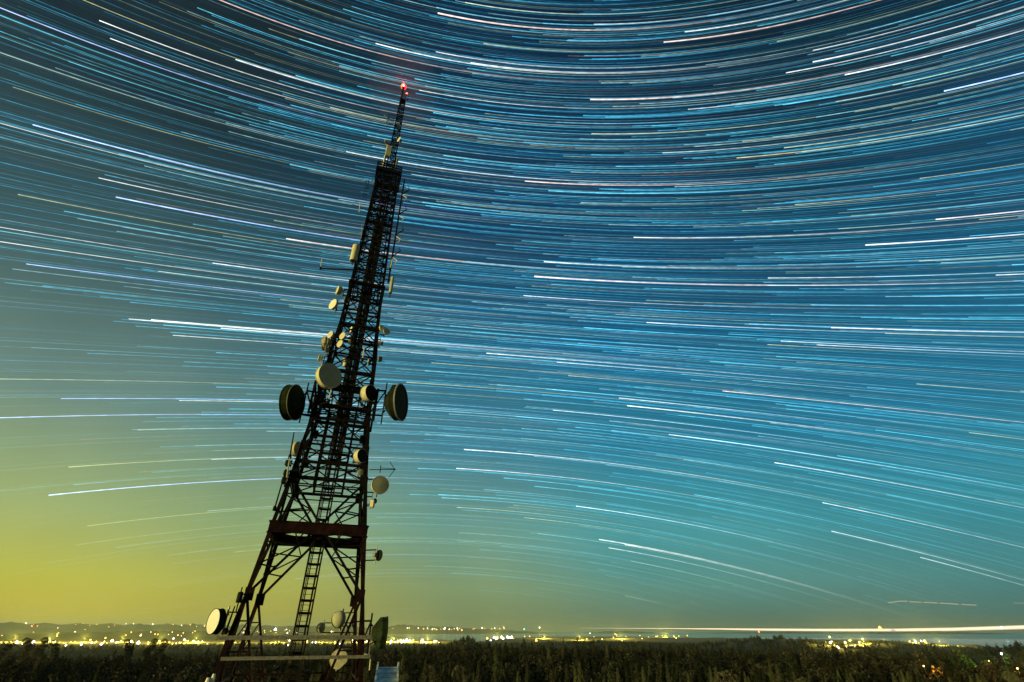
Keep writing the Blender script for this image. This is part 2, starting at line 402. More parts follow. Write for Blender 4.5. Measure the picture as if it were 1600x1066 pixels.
b = MB(); b.box((0, 0, 84.62), (.66, .66, .06)); b.beam((-.22, 0, 84.6), (-.22, 0, 87.0), .2); b.beam((.3, -.05, 84.6), (.3, -.05, 86.2), .06)
for z in (85.2, 85.7, 86.1): b.beam((-.22, 0, z), (.3, -.05, z), .06)
b.build('beacon_bracket', M['steel'], mast)

# ------------------------------------------------------------------ antennas
def place(px, py, ref, off=0.):
    """world point on the sight line of that pixel, as deep as the named tower corner (plus off)"""
    Y = TY
    for _ in range(6):
        p = at(px, py, Y); h = p.z - 30
        q = wc(min(h, 41), ref) if ref != 'c' else Vector((TX, TY, 0))
        Y = q.y + off
    return at(px, py, Y)
def anchor_pts(p, ref):
    h = min(p.z - 30, 41)
    if ref == 'c':
        return Vector((TX, TY, p.z)) + (p - Vector((TX, TY, p.z))).normalized() * .45 * Vector((1, 1, 0)).length / 1.414
    return wc(h, ref, -.1)
def dish(px, py, ref, off, dia, deg, label, style='drum', shell='white', face='radome', depth=.45, arms=True, mark=False, group=None, poleh=None, el_=0.):
    c = place(px, py, ref, off); r = dia / 2; dp = dia * depth; az_ = R(deg)
    fwd = Vector((math.sin(az_), math.cos(az_), 0))
    org = c - fwd * dp * .75
    o = empty('dish_antenna' if style != 'disc' else 'small_dish_antenna', org, -az_)
    tag(o, label, 'antenna', group)
    s = MB()
    if style == 'drum':
        s.lathe([(.10 * r, 0), (.3 * r, .03 * dp), (.62 * r, .16 * dp), (.88 * r, .32 * dp), (.985 * r, .42 * dp), (r, .45 * dp), (r, .93 * dp), (1.03 * r, .935 * dp), (1.03 * r, dp), (.985 * r, dp), (.985 * r, .95 * dp), (.9 * r, .5 * dp), (0, .3 * dp)], 40)
        s.build('shroud', M[shell], o, True)
        f = MB(); f.lathe([(.98 * r, .975 * dp), (.7 * r, .99 * dp + .01 * dia), (0, 1.0 * dp + .016 * dia)], 40); f.build('radome', M[face], o, True)
        t = MB(); t.lathe([(1.005 * r, .435 * dp), (1.035 * r, .44 * dp), (1.035 * r, .475 * dp), (1.005 * r, .48 * dp)], 40); t.f = t.f[:-2]; t.build('rim', M['grey' if shell == 'green' else shell], o, True)
    elif style == 'cone':        # conical back, short band, flat face
        s.lathe([(.14 * r, 0), (.28 * r, .02 * dp), (.97 * r, .60 * dp), (r, .62 * dp), (r, .93 * dp), (1.025 * r, .935 * dp), (1.025 * r, dp), (.98 * r, dp), (.98 * r, .9 * dp), (.2 * r, .5 * dp)], 40)
        s.build('shroud', M[shell], o, True)
        f = MB(); f.lathe([(.98 * r, .96 * dp), (.6 * r, .985 * dp), (0, .99 * dp)], 40); f.build('radome', M[face], o, True)
        t = MB(); t.lathe([(1.0 * r, .93 * dp), (1.05 * r, .935 * dp), (1.05 * r, 1.01 * dp), (.985 * r, 1.01 * dp), (.985 * r, .97 * dp)], 40); t.f = t.f[:-2]; t.build('rim', M['grey' if dia > 2.5 else shell], o, True)
        t = MB()
        for k in range(8):
            a = k * math.pi / 4 + .2; t.beam((.3 * r * math.cos(a), .03 * dp, .3 * r * math.sin(a)), (1.0 * r * math.cos(a), .58 * dp, 1.0 * r * math.sin(a)), .05)
        t.build('back_rib', M[shell], o)
    elif style == 'ball':
        s.lathe([(.15 * r, 0), (.7 * r, .1 * dp), (r, .42 * dp), (.99 * r, .55 * dp)], 32); s.build('shroud', M[shell], o, True)
        f = MB(); f.lathe([(.99 * r, .55 * dp)] + [(r * .99 * math.cos(t), .55 * dp + r * .75 * math.sin(t)) for t in np.linspace(.15, math.pi / 2, 7)], 32); f.build('radome', M[face], o, True)
    else:                        # disc: small flat unit with radio box behind
        s.lathe([(.25 * r, 0), (.4 * r, .1 * dp), (.97 * r, .55 * dp), (r, .6 * dp), (r, .95 * dp)], 28); s.build('shroud', M[shell], o, True)
        f = MB(); f.lathe([(.99 * r, .955 * dp), (.7 * r, dp), (0, dp * 1.06)], 28); f.build('radome', M[face], o, True)
        t = MB(); t.box((0, -.12, 0), (.2, .22, .24)); t.build('radio_unit', M['grey'], o, bevel=.01)
    # pipe mount and arms to the steelwork
    p = MB(); ph = poleh or max(.5, .62 * dia); yb = -.10
    p.tube([(.05, yb, -ph), (.05, yb, ph)], .05 if dia > .8 else .035, 8)
    for zz in (-.3 * dia, .3 * dia):
        p.beam((.0, -.16, zz), (.0, .02 * dia, zz * .7), .09 if dia > .8 else .05)
    p.build('mounting_pole', M['galv'] if dia < 1.3 else M['steel'], o)
    if arms:
        an = anchor_pts(org, ref); inv = (Matrix.Translation(org) @ Matrix.Rotation(-az_, 4, 'Z')).inverted()
        for dz in (-.6 * ph, .6 * ph):
            p = MB(); q = inv @ (an + Vector((0, 0, dz))); p.beam((.05, yb, dz), q, .07 if dia < 1.3 else .11); p.build('mounting_arm', M['steel'], o)
        if dia > 1.3:
            p = MB(); p.beam((.05, yb, .6 * ph), inv @ (an - Vector((0, 0, .6 * ph))), .08); p.build('mounting_arm', M['steel'], o)
            p = MB(); p.tube([(.5 * r, .3 * dp, -.5 * r), inv @ (an - Vector((0, 0, .8)))], .035, 6); p.build('stay_rod', M['steel'], o)
    if mark:                     # faint dark lettering, too worn to read, on the radome
        t = MB()
        for i, (x, w, hh) in enumerate(((-.2, .05, .12), (-.11, .09, .05), (-.02, .05, .16), (.08, .07, .09), (.17, .05, .11), (.25, .06, .07))):
            t.box((x * r * 1.5, dp * 1.0 + .022 * dia, .12 * r + (.02 if i % 2 else -.03)), (w * r * 1.5, .01, hh * r * 1.5))
        t.build('worn_lettering', M['ink'], o)
    return o
# the big ones
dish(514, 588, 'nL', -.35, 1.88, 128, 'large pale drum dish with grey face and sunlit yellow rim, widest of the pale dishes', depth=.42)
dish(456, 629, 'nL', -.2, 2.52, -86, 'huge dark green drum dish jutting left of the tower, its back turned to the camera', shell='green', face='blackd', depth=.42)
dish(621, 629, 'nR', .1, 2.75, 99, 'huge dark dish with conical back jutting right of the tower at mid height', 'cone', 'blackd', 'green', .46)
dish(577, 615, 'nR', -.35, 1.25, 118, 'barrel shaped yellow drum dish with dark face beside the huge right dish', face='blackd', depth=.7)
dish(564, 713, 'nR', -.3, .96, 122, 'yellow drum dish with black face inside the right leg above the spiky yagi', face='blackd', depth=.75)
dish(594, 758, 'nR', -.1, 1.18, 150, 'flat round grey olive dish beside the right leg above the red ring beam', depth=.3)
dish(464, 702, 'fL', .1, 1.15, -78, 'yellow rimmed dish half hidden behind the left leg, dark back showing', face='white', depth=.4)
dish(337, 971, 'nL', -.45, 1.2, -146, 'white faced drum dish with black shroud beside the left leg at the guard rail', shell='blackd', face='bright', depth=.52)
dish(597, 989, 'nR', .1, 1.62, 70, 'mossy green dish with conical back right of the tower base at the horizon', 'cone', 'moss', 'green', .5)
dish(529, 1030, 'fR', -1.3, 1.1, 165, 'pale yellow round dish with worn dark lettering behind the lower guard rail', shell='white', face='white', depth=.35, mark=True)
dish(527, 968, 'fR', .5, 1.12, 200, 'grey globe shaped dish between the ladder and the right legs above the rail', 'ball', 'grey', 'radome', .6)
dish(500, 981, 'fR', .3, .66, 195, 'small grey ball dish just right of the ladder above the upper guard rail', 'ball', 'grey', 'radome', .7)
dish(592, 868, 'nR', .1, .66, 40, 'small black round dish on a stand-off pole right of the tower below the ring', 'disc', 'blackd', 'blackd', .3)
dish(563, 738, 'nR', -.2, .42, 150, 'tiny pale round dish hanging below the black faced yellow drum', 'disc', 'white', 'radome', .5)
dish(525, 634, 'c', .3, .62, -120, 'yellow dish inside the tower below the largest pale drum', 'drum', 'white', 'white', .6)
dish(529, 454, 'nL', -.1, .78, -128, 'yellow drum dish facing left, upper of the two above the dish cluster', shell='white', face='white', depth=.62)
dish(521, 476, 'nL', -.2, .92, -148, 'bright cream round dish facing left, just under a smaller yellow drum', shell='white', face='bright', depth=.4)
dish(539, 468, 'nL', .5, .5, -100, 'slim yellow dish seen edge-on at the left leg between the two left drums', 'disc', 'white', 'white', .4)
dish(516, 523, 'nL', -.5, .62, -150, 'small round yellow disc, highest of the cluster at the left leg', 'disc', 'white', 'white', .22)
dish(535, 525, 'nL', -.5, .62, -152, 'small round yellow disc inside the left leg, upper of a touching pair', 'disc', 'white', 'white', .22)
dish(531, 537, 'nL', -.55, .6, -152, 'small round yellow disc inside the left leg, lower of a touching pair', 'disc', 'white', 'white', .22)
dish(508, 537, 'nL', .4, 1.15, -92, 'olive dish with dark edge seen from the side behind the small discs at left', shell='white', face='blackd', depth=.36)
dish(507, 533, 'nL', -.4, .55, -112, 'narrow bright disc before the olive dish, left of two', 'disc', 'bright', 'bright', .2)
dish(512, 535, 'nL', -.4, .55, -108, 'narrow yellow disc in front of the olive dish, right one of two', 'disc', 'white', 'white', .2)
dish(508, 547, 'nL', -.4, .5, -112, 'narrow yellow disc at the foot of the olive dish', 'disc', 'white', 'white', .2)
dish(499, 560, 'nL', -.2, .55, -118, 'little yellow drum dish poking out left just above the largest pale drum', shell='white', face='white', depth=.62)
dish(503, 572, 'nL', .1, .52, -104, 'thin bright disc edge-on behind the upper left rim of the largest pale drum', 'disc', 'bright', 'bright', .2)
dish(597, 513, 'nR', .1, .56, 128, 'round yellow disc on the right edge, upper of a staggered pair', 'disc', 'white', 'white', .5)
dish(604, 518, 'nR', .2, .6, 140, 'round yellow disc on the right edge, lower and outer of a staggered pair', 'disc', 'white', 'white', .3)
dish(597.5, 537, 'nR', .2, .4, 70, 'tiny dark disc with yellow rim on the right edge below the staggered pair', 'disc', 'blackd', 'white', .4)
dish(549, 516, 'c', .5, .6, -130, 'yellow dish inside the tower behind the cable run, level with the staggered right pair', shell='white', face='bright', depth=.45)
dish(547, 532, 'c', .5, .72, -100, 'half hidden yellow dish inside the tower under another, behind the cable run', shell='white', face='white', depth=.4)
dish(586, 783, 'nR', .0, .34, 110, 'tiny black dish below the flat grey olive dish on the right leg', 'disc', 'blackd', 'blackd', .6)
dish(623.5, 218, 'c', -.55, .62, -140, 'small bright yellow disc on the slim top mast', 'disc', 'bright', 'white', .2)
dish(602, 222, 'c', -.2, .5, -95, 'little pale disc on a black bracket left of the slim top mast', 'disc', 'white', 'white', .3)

def box_antenna(px, py, ref, off, size, deg, label, m='white', name='panel_antenna', rod=True):
    c = place(px, py, ref, off); o = empty(name, c, -R(deg)); tag(o, label, 'antenna')
    b = MB(); b.box((0, 0, 0), size); b.build('panel', M[m], o, bevel=min(size) * .25)
    b = MB(); b.beam((0, -size[1] / 2 - .08, -size[2] * .55), (0, -size[1] / 2 - .08, size[2] * .55), .06)
    for z in (-.35, .35): b.beam((0, -size[1] / 2, z * size[2]), (0, -size[1] / 2 - .1, z * size[2]), .08)
    inv = (Matrix.Translation(c) @ Matrix.Rotation(-R(deg), 4, 'Z')).inverted()
    b.beam((0, -size[1] / 2 - .08, 0), inv @ anchor_pts(c, ref), .06); b.build('bracket', M['steel'], o); return o
box_antenna(582, 787, 'nR', -.1, (.3, .2, .48), -170, 'small yellow box under the flat grey olive dish on the right leg', name='radio_box')
box_antenna(594, 561, 'nR', .0, (.34, .16, .42), 150, 'small grey box on the right edge level with the largest pale drum', 'grey', 'radio_box')
box_antenna(539, 561, 'c', -.6, (.3, .2, .42), -150, 'yellow box inside the tower above the largest pale drum, upper of two', name='radio_box')
box_antenna(538.5, 569, 'c', -.6, (.3, .2, .42), -150, 'yellow box inside the tower beside the largest pale drum, lower of two', name='radio_box')
box_antenna(607, 236, 'c', -.55, (.55, .14, 1.75), 150, 'wide olive panel antenna on the slim top mast, largest of the mast panels')
box_antenna(600, 251, 'c', -.5, (.2, .12, 1.7), -130, 'narrow yellow panel antenna at the foot of the slim top mast')
box_antenna(620, 255, 'c', -.4, (.26, .12, 1.5), 100, 'grey panel antenna at the right foot of the slim top mast', 'grey')
box_antenna(575.5, 566, 'nR', -.5, (.1, .1, .5), -150, 'short yellow box on the right leg above the barrel shaped dish', name='radio_box')
box_antenna(449.5, 724, 'nL', -.2, (.34, .3, .42), -100, 'topmost black box on the collinear aerial pole left of the left leg', 'blackd', 'radio_box')
box_antenna(447, 739.5, 'nL', -.2, (.34, .3, .42), -100, 'middle black box on the collinear aerial pole left of the left leg', 'blackd', 'radio_box')
box_antenna(444, 751, 'nL', -.2, (.36, .3, .46), -100, 'lowest black box on the collinear aerial pole left of the left leg', 'blackd', 'radio_box')

def cyl_antenna(px, py0, py1, pxb, ref, off, r, label, m='white'):
    p = place(px, py0, ref, off); q = at(pxb, py1, p.y); c = (p + q) / 2; L_ = (p.z - q.z) / 2
    o = empty('panel_antenna', c); tag(o, label, 'antenna')
    b = MB(); b.lathe([(r * .9, -L_), (r, -L_ + .04), (r, L_ - .06), (r * .8, L_), (0, L_ + .02)], 20, axis='Z'); b.build('radome', M[m], o, True)
    b = MB(); b.tube([(0, 0, -L_ - .5), (0, 0, L_ + .25)], .035); inv = c
    a = anchor_pts(c, ref) - c
    for z in (-.6, .6): b.beam((0, 0, z * L_), a + Vector((0, 0, z * L_)), .07)
    b.build('bracket', M['steel'], o); return o
cyl_antenna(556.5, 384, 408, 552, 'nL', -.1, .31, 'fat yellow upright cylinder antenna on the left edge of the tower')
cyl_antenna(613.5, 433, 458, 610, 'nR', .2, .15, 'slim olive upright cylinder antenna on the right edge of the tower', 'radome')
cyl_antenna(376.5, 925, 942, 372.5, 'nL', -.3, .15, 'short black cylinder hung from a bracket left of the left leg', 'blackd')

def rod(px0, py0, px1, py1, ref, off, r, label, m='white', name='whip_antenna', arm=None, base=True):
    p = place(px0, py0, ref, off); q = at(px1, py1, p.y); lo, hi = (p, q) if p.z < q.z else (q, p)
    o = empty(name, lo); tag(o, label, 'antenna')
    b = MB(); b.tube([(0, 0, 0), (hi - lo) * .5, hi - lo], [r, r, r * .7]); b.build('rod', M[m], o, True)
    if base: b = MB(); b.lathe([(r * 2, -.05), (r * 2.2, .02), (r * 2, .22), (r, .26)], 10, axis='Z'); b.build('base', M['steel'], o)
    a = anchor_pts(lo, ref) - lo
    b = MB(); b.beam((0, 0, .05), a + Vector((0, 0, .05)), .05 if not arm else arm); b.build('stand_off_arm', M['steel'], o); return o
rod(500.5, 420.5, 503.5, 403, 'nL', -.05, .035, 'pale whip at the end of the long boom reaching out left', 'white', arm=.085)
rod(452.5, 716, 459.5, 675, 'nL', -.2, .05, 'dark slender whip at the top of the left collinear aerial', 'steel')
rod(428.5, 797, 447, 733, 'nL', -.25, .05, 'dark long rod hanging along the left leg below the black boxes', 'steel')
rod(446, 760, 453, 715, 'nL', -.2, .05, 'pale pole that carries the three black boxes left of the left leg', 'radome', 'aerial_pole')
rod(513, 629, 517.5, 609, 'nL', -.6, .05, 'yellow rod hanging below the largest pale drum', 'white')
rod(566, 564.5, 569.5, 543, 'nR', -.9, .045, 'yellow upright rod on the front face level with the little yellow drum', 'white')
rod(565, 634, 566, 629, 'nR', -.3, .04, 'short yellow stub rod below the barrel shaped dish', 'white')
rod(580.5, 300 + 30, 586.5, 283, 'nL', -.2, .02, 'thin black wire aerial left of the tower top', 'steel')
rod(564, 376, 565.5, 350, 'nL', -.1, .02, 'thin pale whip standing on the fat yellow cylinder antenna', 'radome')
rod(588.5, 265, 592, 254, 'nL', -.05, .04, 'black stub aerial on the left corner of the top platform', 'steel')
rod(597, 262, 595, 244, 'c', -.2, .015, 'hair thin pale whip left of the slim mast foot', 'radome')
rod(637, 157, 638, 142, 'c', 0, .03, 'thin black whip beside the red beacon', 'steel')
rod(609.5, 422, 613, 405, 'nR', .1, .05, 'yellow rod on the right edge below the lowest folded dipole', 'white')
rod(576.5, 1056, 579, 1030, 'nR', -.2, .04, 'yellow lit rod at the right leg below the guard rail', 'white')
rod(321, 1075, 326, 1059, 'nL', -.3, .12, 'thick white post stub left of the left leg at the picture bottom', 'bright', 'post', base=False)
rod(331, 1066, 335, 1053, 'nL', -.2, .1, 'shorter white post stub touching the left leg at the picture bottom', 'bright', 'post', base=False)
rod(352, 990, 367, 947, 'nL', -.35, .05, 'dark pole with clamps between the white faced dish and left leg', 'steel', 'aerial_pole')
rod(608, 270 + 40, 632, 283, 'nR', .3, .03, 'slanted thin black stay above the dipole array', 'steel', 'aerial_pole') if False else None

# folded dipole array on its own pole, right of the upper tower
p0 = place(606.5, 442, 'nR', .15); p1 = at(632, 281, wc(39, 'nR').y + .15)
o = empty('dipole_array', p0); tag(o, 'upright black pole with four folded dipoles right of the upper tower', 'antenna')
ax = p1 - p0
b = MB(); b.tube([(0, 0, 0), ax], .085); b.build('pole', M['steel'], o, True)
b = MB()
for t in (.06, .2, .34, .5, .62, .74, .86, .94):
    w = p0 + ax * t; h = w.z - 30; q = wc(h, 'nR') - p0; b.beam(ax * t, q, .06)
b.build('stand_off_arm', M['steel'], o)
for (px, py) in ((632.5, 303), (628, 335), (622, 367.5), (616.5, 401)):
    w = at(px, py, (p0 + ax * .6).y)
    t = (w.z - p0.z) / ax.z; c = ax * t; u = Vector((.95, -.3, 0)).normalized()
    b = MB(); b.beam(c, c + u * .78 + Vector((0, 0, .42)), .075); tip = c + u * .78 + Vector((0, 0, .42))
    b.tube([tip, tip + u * -.22 + Vector((.0, 0, .5))], .03, 6)
    dp = b.build('folded_dipole', M['steel'], o)
    b = MB(); q = c + Vector((0, 0, -.12)); r1 = q + u * .62 - Vector((0, 0, .62)); b.tube([q, r1], .035, 6); b.tube([r1, r1 + u * -.25 - Vector((0, 0, .35))], .028, 6); b.build('lower_arm', M['white'], dp)

# yagi with swept elements on the right, and the small left ones
def yagi(px0, py0, px1, py1, ref, label, els, vert, n, m='steel', stub=False):
    p = place(px0, py0, ref, 0); q = at(px1, py1, p.y); o = empty('yagi_antenna', p); tag(o, label, 'antenna'); d_ = q - p
    b = MB(); b.tube([(0, 0, 0), d_], .03, 6); b.build('boom', M['steel'], o)
    for i in range(n):
        t = 1 - i * .22 if n > 1 else .97 if stub else .55
        c = d_ * t; b = MB(); back = d_.normalized() * (-els * .55 if not vert else 0)
        for s_ in (-1, 1): b.tube([c, c + back * (1.3 if stub else 1) + Vector((0, -.1 * s_, s_ * els))], .022 if m == 'steel' else .045, 6)
        b.build('element', M[m], o)
    if stub:
        b = MB(); c = d_ * .42; b.tube([c + Vector((0, 0, -.22)), c + Vector((0, 0, .3))], .03, 6); b.tube([c + Vector((0, 0, .12)), d_ + Vector((0, 0, .05))], .02, 6); b.build('element', M[m], o)
    return o
yagi(577, 734, 618, 734, 'nR', 'spiky black yagi with swept back elements pointing right', .55, False, 1, stub=True)
yagi(577, 331, 550, 319, 'nL', 'black boom with one upright yellow element left of the upper tower', .55, True, 1, 'white')
for i, (x0, y0, x1, y1, nm_) in enumerate(((588, 281, 571, 285, 'topmost'), (585, 292, 570, 294, 'middle'), (583, 302, 567, 304, 'lowest'))):
    yagi(x0, y0, x1, y1, 'nL', nm_ + ' of three thin black arms reaching left near the tower top', .28, False, 2)
# loop frame on the mast
for px, py, lab in ((611, 182, 'upper'), (609, 191, 'lower')):
    p = place(px, py, 'c', -.2); o = empty('loop_antenna', p); tag(o, lab + ' of two black loop aerials left of the slim top mast', 'antenna')
    b = MB(); q = [Vector((0, 0, -.3)), Vector((-.35, 0, -.3)), Vector((-.35, 0, .3)), Vector((0, 0, .3))]
    for a_, c_ in zip(q, q[1:]): b.beam(a_, c_, .05)
    b.beam((0, 0, .3), (.45, .15, .3), .06); b.beam((0, 0, -.3), (.45, .15, -.3), .06); b.build('loop', M['steel'], o)
    b = MB(); b.beam((-.35, 0, 0), (-.75, 0, .05), .04); b.beam((-.75, 0, -.25), (-.75, 0, .3), .05); b.build('dipole', M['grey'], o)

# red obstruction lights
RED = emat('red_lamp_glow', (1, .003, .008), 3.5); CORE = emat('lamp_core', (1, .55, .4), 12)
def beacon(p, r, label, watt):
    o = empty('obstruction_light', p); tag(o, label, 'lamp')
    b = MB(); b.lathe([(r * .45, -r * 1.4), (r * .5, -r * 1.2), (r * .5, -r * .7), (r * .6, -r * .6)], 16, axis='Z'); b.build('lamp_base', M['steel'], o)
    b = MB(); b.lathe([(r * .8, -r * .6), (r, -r * .3), (r, r * .7), (r * .7, r * 1.25), (0, r * 1.45)], 18, axis='Z'); b.build('lens', RED, o, True)
    b = MB(); b.lathe([(0, -r * .36), (r * .19, -r * .15), (r * .19, r * .2), (0, r * .3)], 12, (.27 * r, -.84 * r, -.42 * r), axis='Z'); b.build('lamp_bulb', CORE, o, True)
    l = bpy.data.lights.new('lamp_light', 'POINT'); l.energy = watt; l.color = (1, .03, .04); l.shadow_soft_size = r
    lo = bpy.data.objects.new('lamp_light', l); col.objects.link(lo); lo.parent = o; lo.location = (0, 0, r * 3.2); return o
pB = Vector((TX, TY, 0)) + E1 * -.22 + Vector((0, 0, 87.55)); beacon(pB, .31, 'glowing red obstruction light at the very top of the tower', 800)
beacon(Vector((TX, TY, 0)) + E1 * .3 + E2 * -.05 + Vector((0, 0, 86.33)), .12, 'smaller red lamp just below and right of the top beacon', 8)

b = MB(); b.lathe([(0, -4.5)] + [(4.5 * math.cos(t_), 4.5 * math.sin(t_)) for t_ in np.linspace(-1.4, 1.4, 11)] + [(0, 4.5)], 24, tuple(pB), 'Z')  # scattering ball added only to give the lamp its glow
halo = b.build('halo', bpy.data.materials.new('halo_scatter')); mm = halo.data.materials[0]; mm.use_nodes = True; mm.node_tree.nodes.clear()
v_ = mm.node_tree.nodes.new('ShaderNodeVolumeScatter'); o_ = mm.node_tree.nodes.new('ShaderNodeOutputMaterial'); mm.node_tree.links.new(v_.outputs[0], o_.inputs['Volume']); v_.inputs['Density'].default_value = .0045
tag(halo, 'added ball of thin vapour carrying the red halo round the tower top lamp', 'halo', kind='stuff')

# pale sheet metal chute at the foot, lower right
a0, a1 = at(606, 1042, 37.5), at(598, 1120, 30.5); o = empty('cable_chute', a0); tag(o, 'pale blue sheet metal chute with raised cream sides right of the tower foot', 'chute')
dv = a1 - a0; wv = Vector((.62, .06, 0))
b = MB(); b.add([-wv, wv, dv + wv * 1.0, dv - wv * 1.0, -wv - Vector((0, 0, .06)), wv - Vector((0, 0, .06)), dv + wv - Vector((0, 0, .06)), dv - wv - Vector((0, 0, .06))], [(0, 1, 2, 3), (7, 6, 5, 4), (0, 4, 5, 1), (1, 5, 6, 2), (2, 6, 7, 3), (3, 7, 4, 0)]); b.build('chute_bed', M['tray'], o)
b = MB()
for i in range(9):
    t = .05 + i * .11; b.beam(dv * t - wv * .93 + Vector((0, 0, .01)), dv * t + wv * .93 + Vector((0, 0, .01)), .025, .02)
b.build('cross_bar', M['grey'], o)
for s_ in (-1, 1):
    b = MB(); b.beam(wv * s_ * 1.04 + Vector((0, 0, .1)), dv + wv * s_ * 1.04 + Vector((0, 0, .1)), .10, .34); b.build('side_rail', M['tray_side'], o)
b = MB(); b.beam(dv * .5 - Vector((0, 0, .1)), (dv * .5 + a0).xy.to_3d() - a0, .2); b.beam(dv * .95 - Vector((0, 0, .1)), (dv * .95 + a0).xy.to_3d() - a0, .2); b.build('support_post', M['galv'], o)

# ------------------------------------------------------------------ forest
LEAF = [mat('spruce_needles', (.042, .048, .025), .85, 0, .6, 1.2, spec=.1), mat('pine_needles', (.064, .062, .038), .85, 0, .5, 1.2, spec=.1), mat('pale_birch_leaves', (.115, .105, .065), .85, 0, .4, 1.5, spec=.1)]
SHADED_LEAF = []
for m_ in LEAF:                       # each tree its own tone; light fall-off in the colour, near lightened, far darkened
    f_ = m_.copy(); f_.name = 'shaded_' + m_.name; SHADED_LEAF.append(f_)
    for mm_, shaded_ in ((m_, False), (f_, True)):
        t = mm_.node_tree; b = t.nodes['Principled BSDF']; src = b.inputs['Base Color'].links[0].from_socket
        mp = t.nodes.new('ShaderNodeMapRange'); mp.inputs['To Min'].default_value = .18 if shaded_ else .6; mp.inputs['To Max'].default_value = .95 if shaded_ else 2.3
        if shaded_:
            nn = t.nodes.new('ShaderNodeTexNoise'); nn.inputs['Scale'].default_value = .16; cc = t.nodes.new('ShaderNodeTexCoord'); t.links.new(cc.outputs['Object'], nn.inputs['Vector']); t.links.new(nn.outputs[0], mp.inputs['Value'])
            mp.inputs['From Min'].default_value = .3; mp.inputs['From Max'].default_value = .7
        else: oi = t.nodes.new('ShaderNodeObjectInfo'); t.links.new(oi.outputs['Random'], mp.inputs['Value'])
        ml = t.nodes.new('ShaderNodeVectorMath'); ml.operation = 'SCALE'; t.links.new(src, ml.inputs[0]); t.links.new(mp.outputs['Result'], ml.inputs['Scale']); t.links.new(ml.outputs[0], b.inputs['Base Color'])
BARK = mat('bark', (.11, .075, .055), .9, 0, .4, 3)
def leafquads(cs, size, r, droop=.0, out=None):
    cs = np.asarray(cs); n = len(cs)
    if out is None: out = cs * np.array([1, 1, 0])
    out = out / (np.linalg.norm(out, axis=1)[:, None] + 1e-6)
    d1 = out * .9 + r.normal(size=(n, 3)) * .38; d1[:, 2] -= droop; d1 /= np.linalg.norm(d1, axis=1)[:, None]
    tg = np.cross(out, np.array([0, 0, 1.])) + r.normal(size=(n, 3)) * .45
    d2 = tg - d1 * (tg * d1).sum(1)[:, None]; d2 /= np.linalg.norm(d2, axis=1)[:, None] + 1e-9
    s = np.broadcast_to(np.asarray(size, float), (n,))[:, None] * r.uniform(.6, 1.4, (n, 1)); d1 = d1 * s; d2 = d2 * s * .45
    vs_ = np.stack([cs - d1 * .5, cs + d2, cs + d1 * .7, cs - d2], 1).reshape(-1, 3)
    return vs_, np.arange(4 * n).reshape(n, 4)
def crown(kind, seed, n, size):
    r = np.random.RandomState(seed); pts = []
    if kind == 'spruce':
        z = r.uniform(0, 1, n * 3) ** .8; ph = r.uniform(0, 2 * np.pi, n * 3); lob = .72 + .28 * np.sin(ph * 5 + z * 31) * np.sin(z * 53 + seed)
        rad = (1 - z) ** .95 * .19 * lob * r.uniform(.25, 1, n * 3) ** .45 + .006
        P_ = np.stack([rad * np.cos(ph), rad * np.sin(ph), .16 + z * .84 - rad * .35], 1); keep = r.uniform(size=n * 3) < .45 + .55 * (np.sin(z * 61 + ph) > -.2); P_ = P_[keep][:n]
        return leafquads(P_, size * (1.15 - .85 * np.clip((P_[:, 2] - .16) / .84, 0, 1)), r, .55)
    m = 9 if kind == 'pine' else 13; lo = .52 if kind == 'pine' else .3; outs = []
    for i in range(m):
        t = i / (m - 1); zc = lo + (1 - lo) * .93 * t; w = (.15 if kind == 'pine' else .17) * math.sin(math.pi * (.22 + .74 * t)); a = r.uniform(0, 6.28)
        c = np.array([math.cos(a) * w * .75, math.sin(a) * w * .75, zc]); k = n // m
        q = r.normal(size=(k, 3)); q *= (r.uniform(.55, 1, (k, 1)) ** .5) * 1.5 / np.linalg.norm(q, axis=1)[:, None]; q = q * np.array([.052, .052, .034]) * (1.15 if kind != 'pine' else 1); pts.append(c + q); outs.append(q)
    return leafquads(np.concatenate(pts), size, r, .15, np.concatenate(outs))
def trunk(kind, seed):
    b = MB(); r = random.Random(seed); top = .96 if kind == 'spruce' else .9
    b.tube([(0, 0, -.03), (r.uniform(-.004, .004), 0, .4), (0, r.uniform(-.006, .006), .7), (0, 0, top)], [.0105, .008, .0055, .0012], 6)
    for i in range(7 if kind != 'spruce' else 4):
        z = r.uniform(.45, .85); a = r.uniform(0, 6.28); l = r.uniform(.06, .13); b.tube([(0, 0, z), (math.cos(a) * l, math.sin(a) * l, z + l * .3)], [.003, .001], 4)
    return b
PROTO = {}
for kind, mi in (('spruce', 0), ('pine', 1), ('birch', 2)):
    for sd in range(4):
        n = 4600 if kind == 'spruce' else 6000
        vs_, fs_ = crown(kind, 31 * sd + 7 * mi + 1, n, .0205 if kind == 'spruce' else .0115)
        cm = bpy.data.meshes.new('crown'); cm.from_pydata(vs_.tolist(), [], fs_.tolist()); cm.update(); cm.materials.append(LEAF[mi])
        tb = trunk(kind, sd + mi * 9); tmo = tb.build('trunk', BARK, smooth=True); tm = tmo.data; bpy.data.objects.remove(tmo)
        PROTO[kind, sd] = (cm, tm)
def tree(kind, sd, x, y, h, label, group, wide=1.):
    o = empty(kind + '_tree', (x, y, T(x, y)), rnd.uniform(0, 6.28)); o.scale = (h * wide, h * wide, h)
    tag(o, label, 'tree', group)
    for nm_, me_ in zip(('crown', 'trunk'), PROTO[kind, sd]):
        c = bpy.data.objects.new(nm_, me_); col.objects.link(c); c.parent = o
    return o
cells = {}
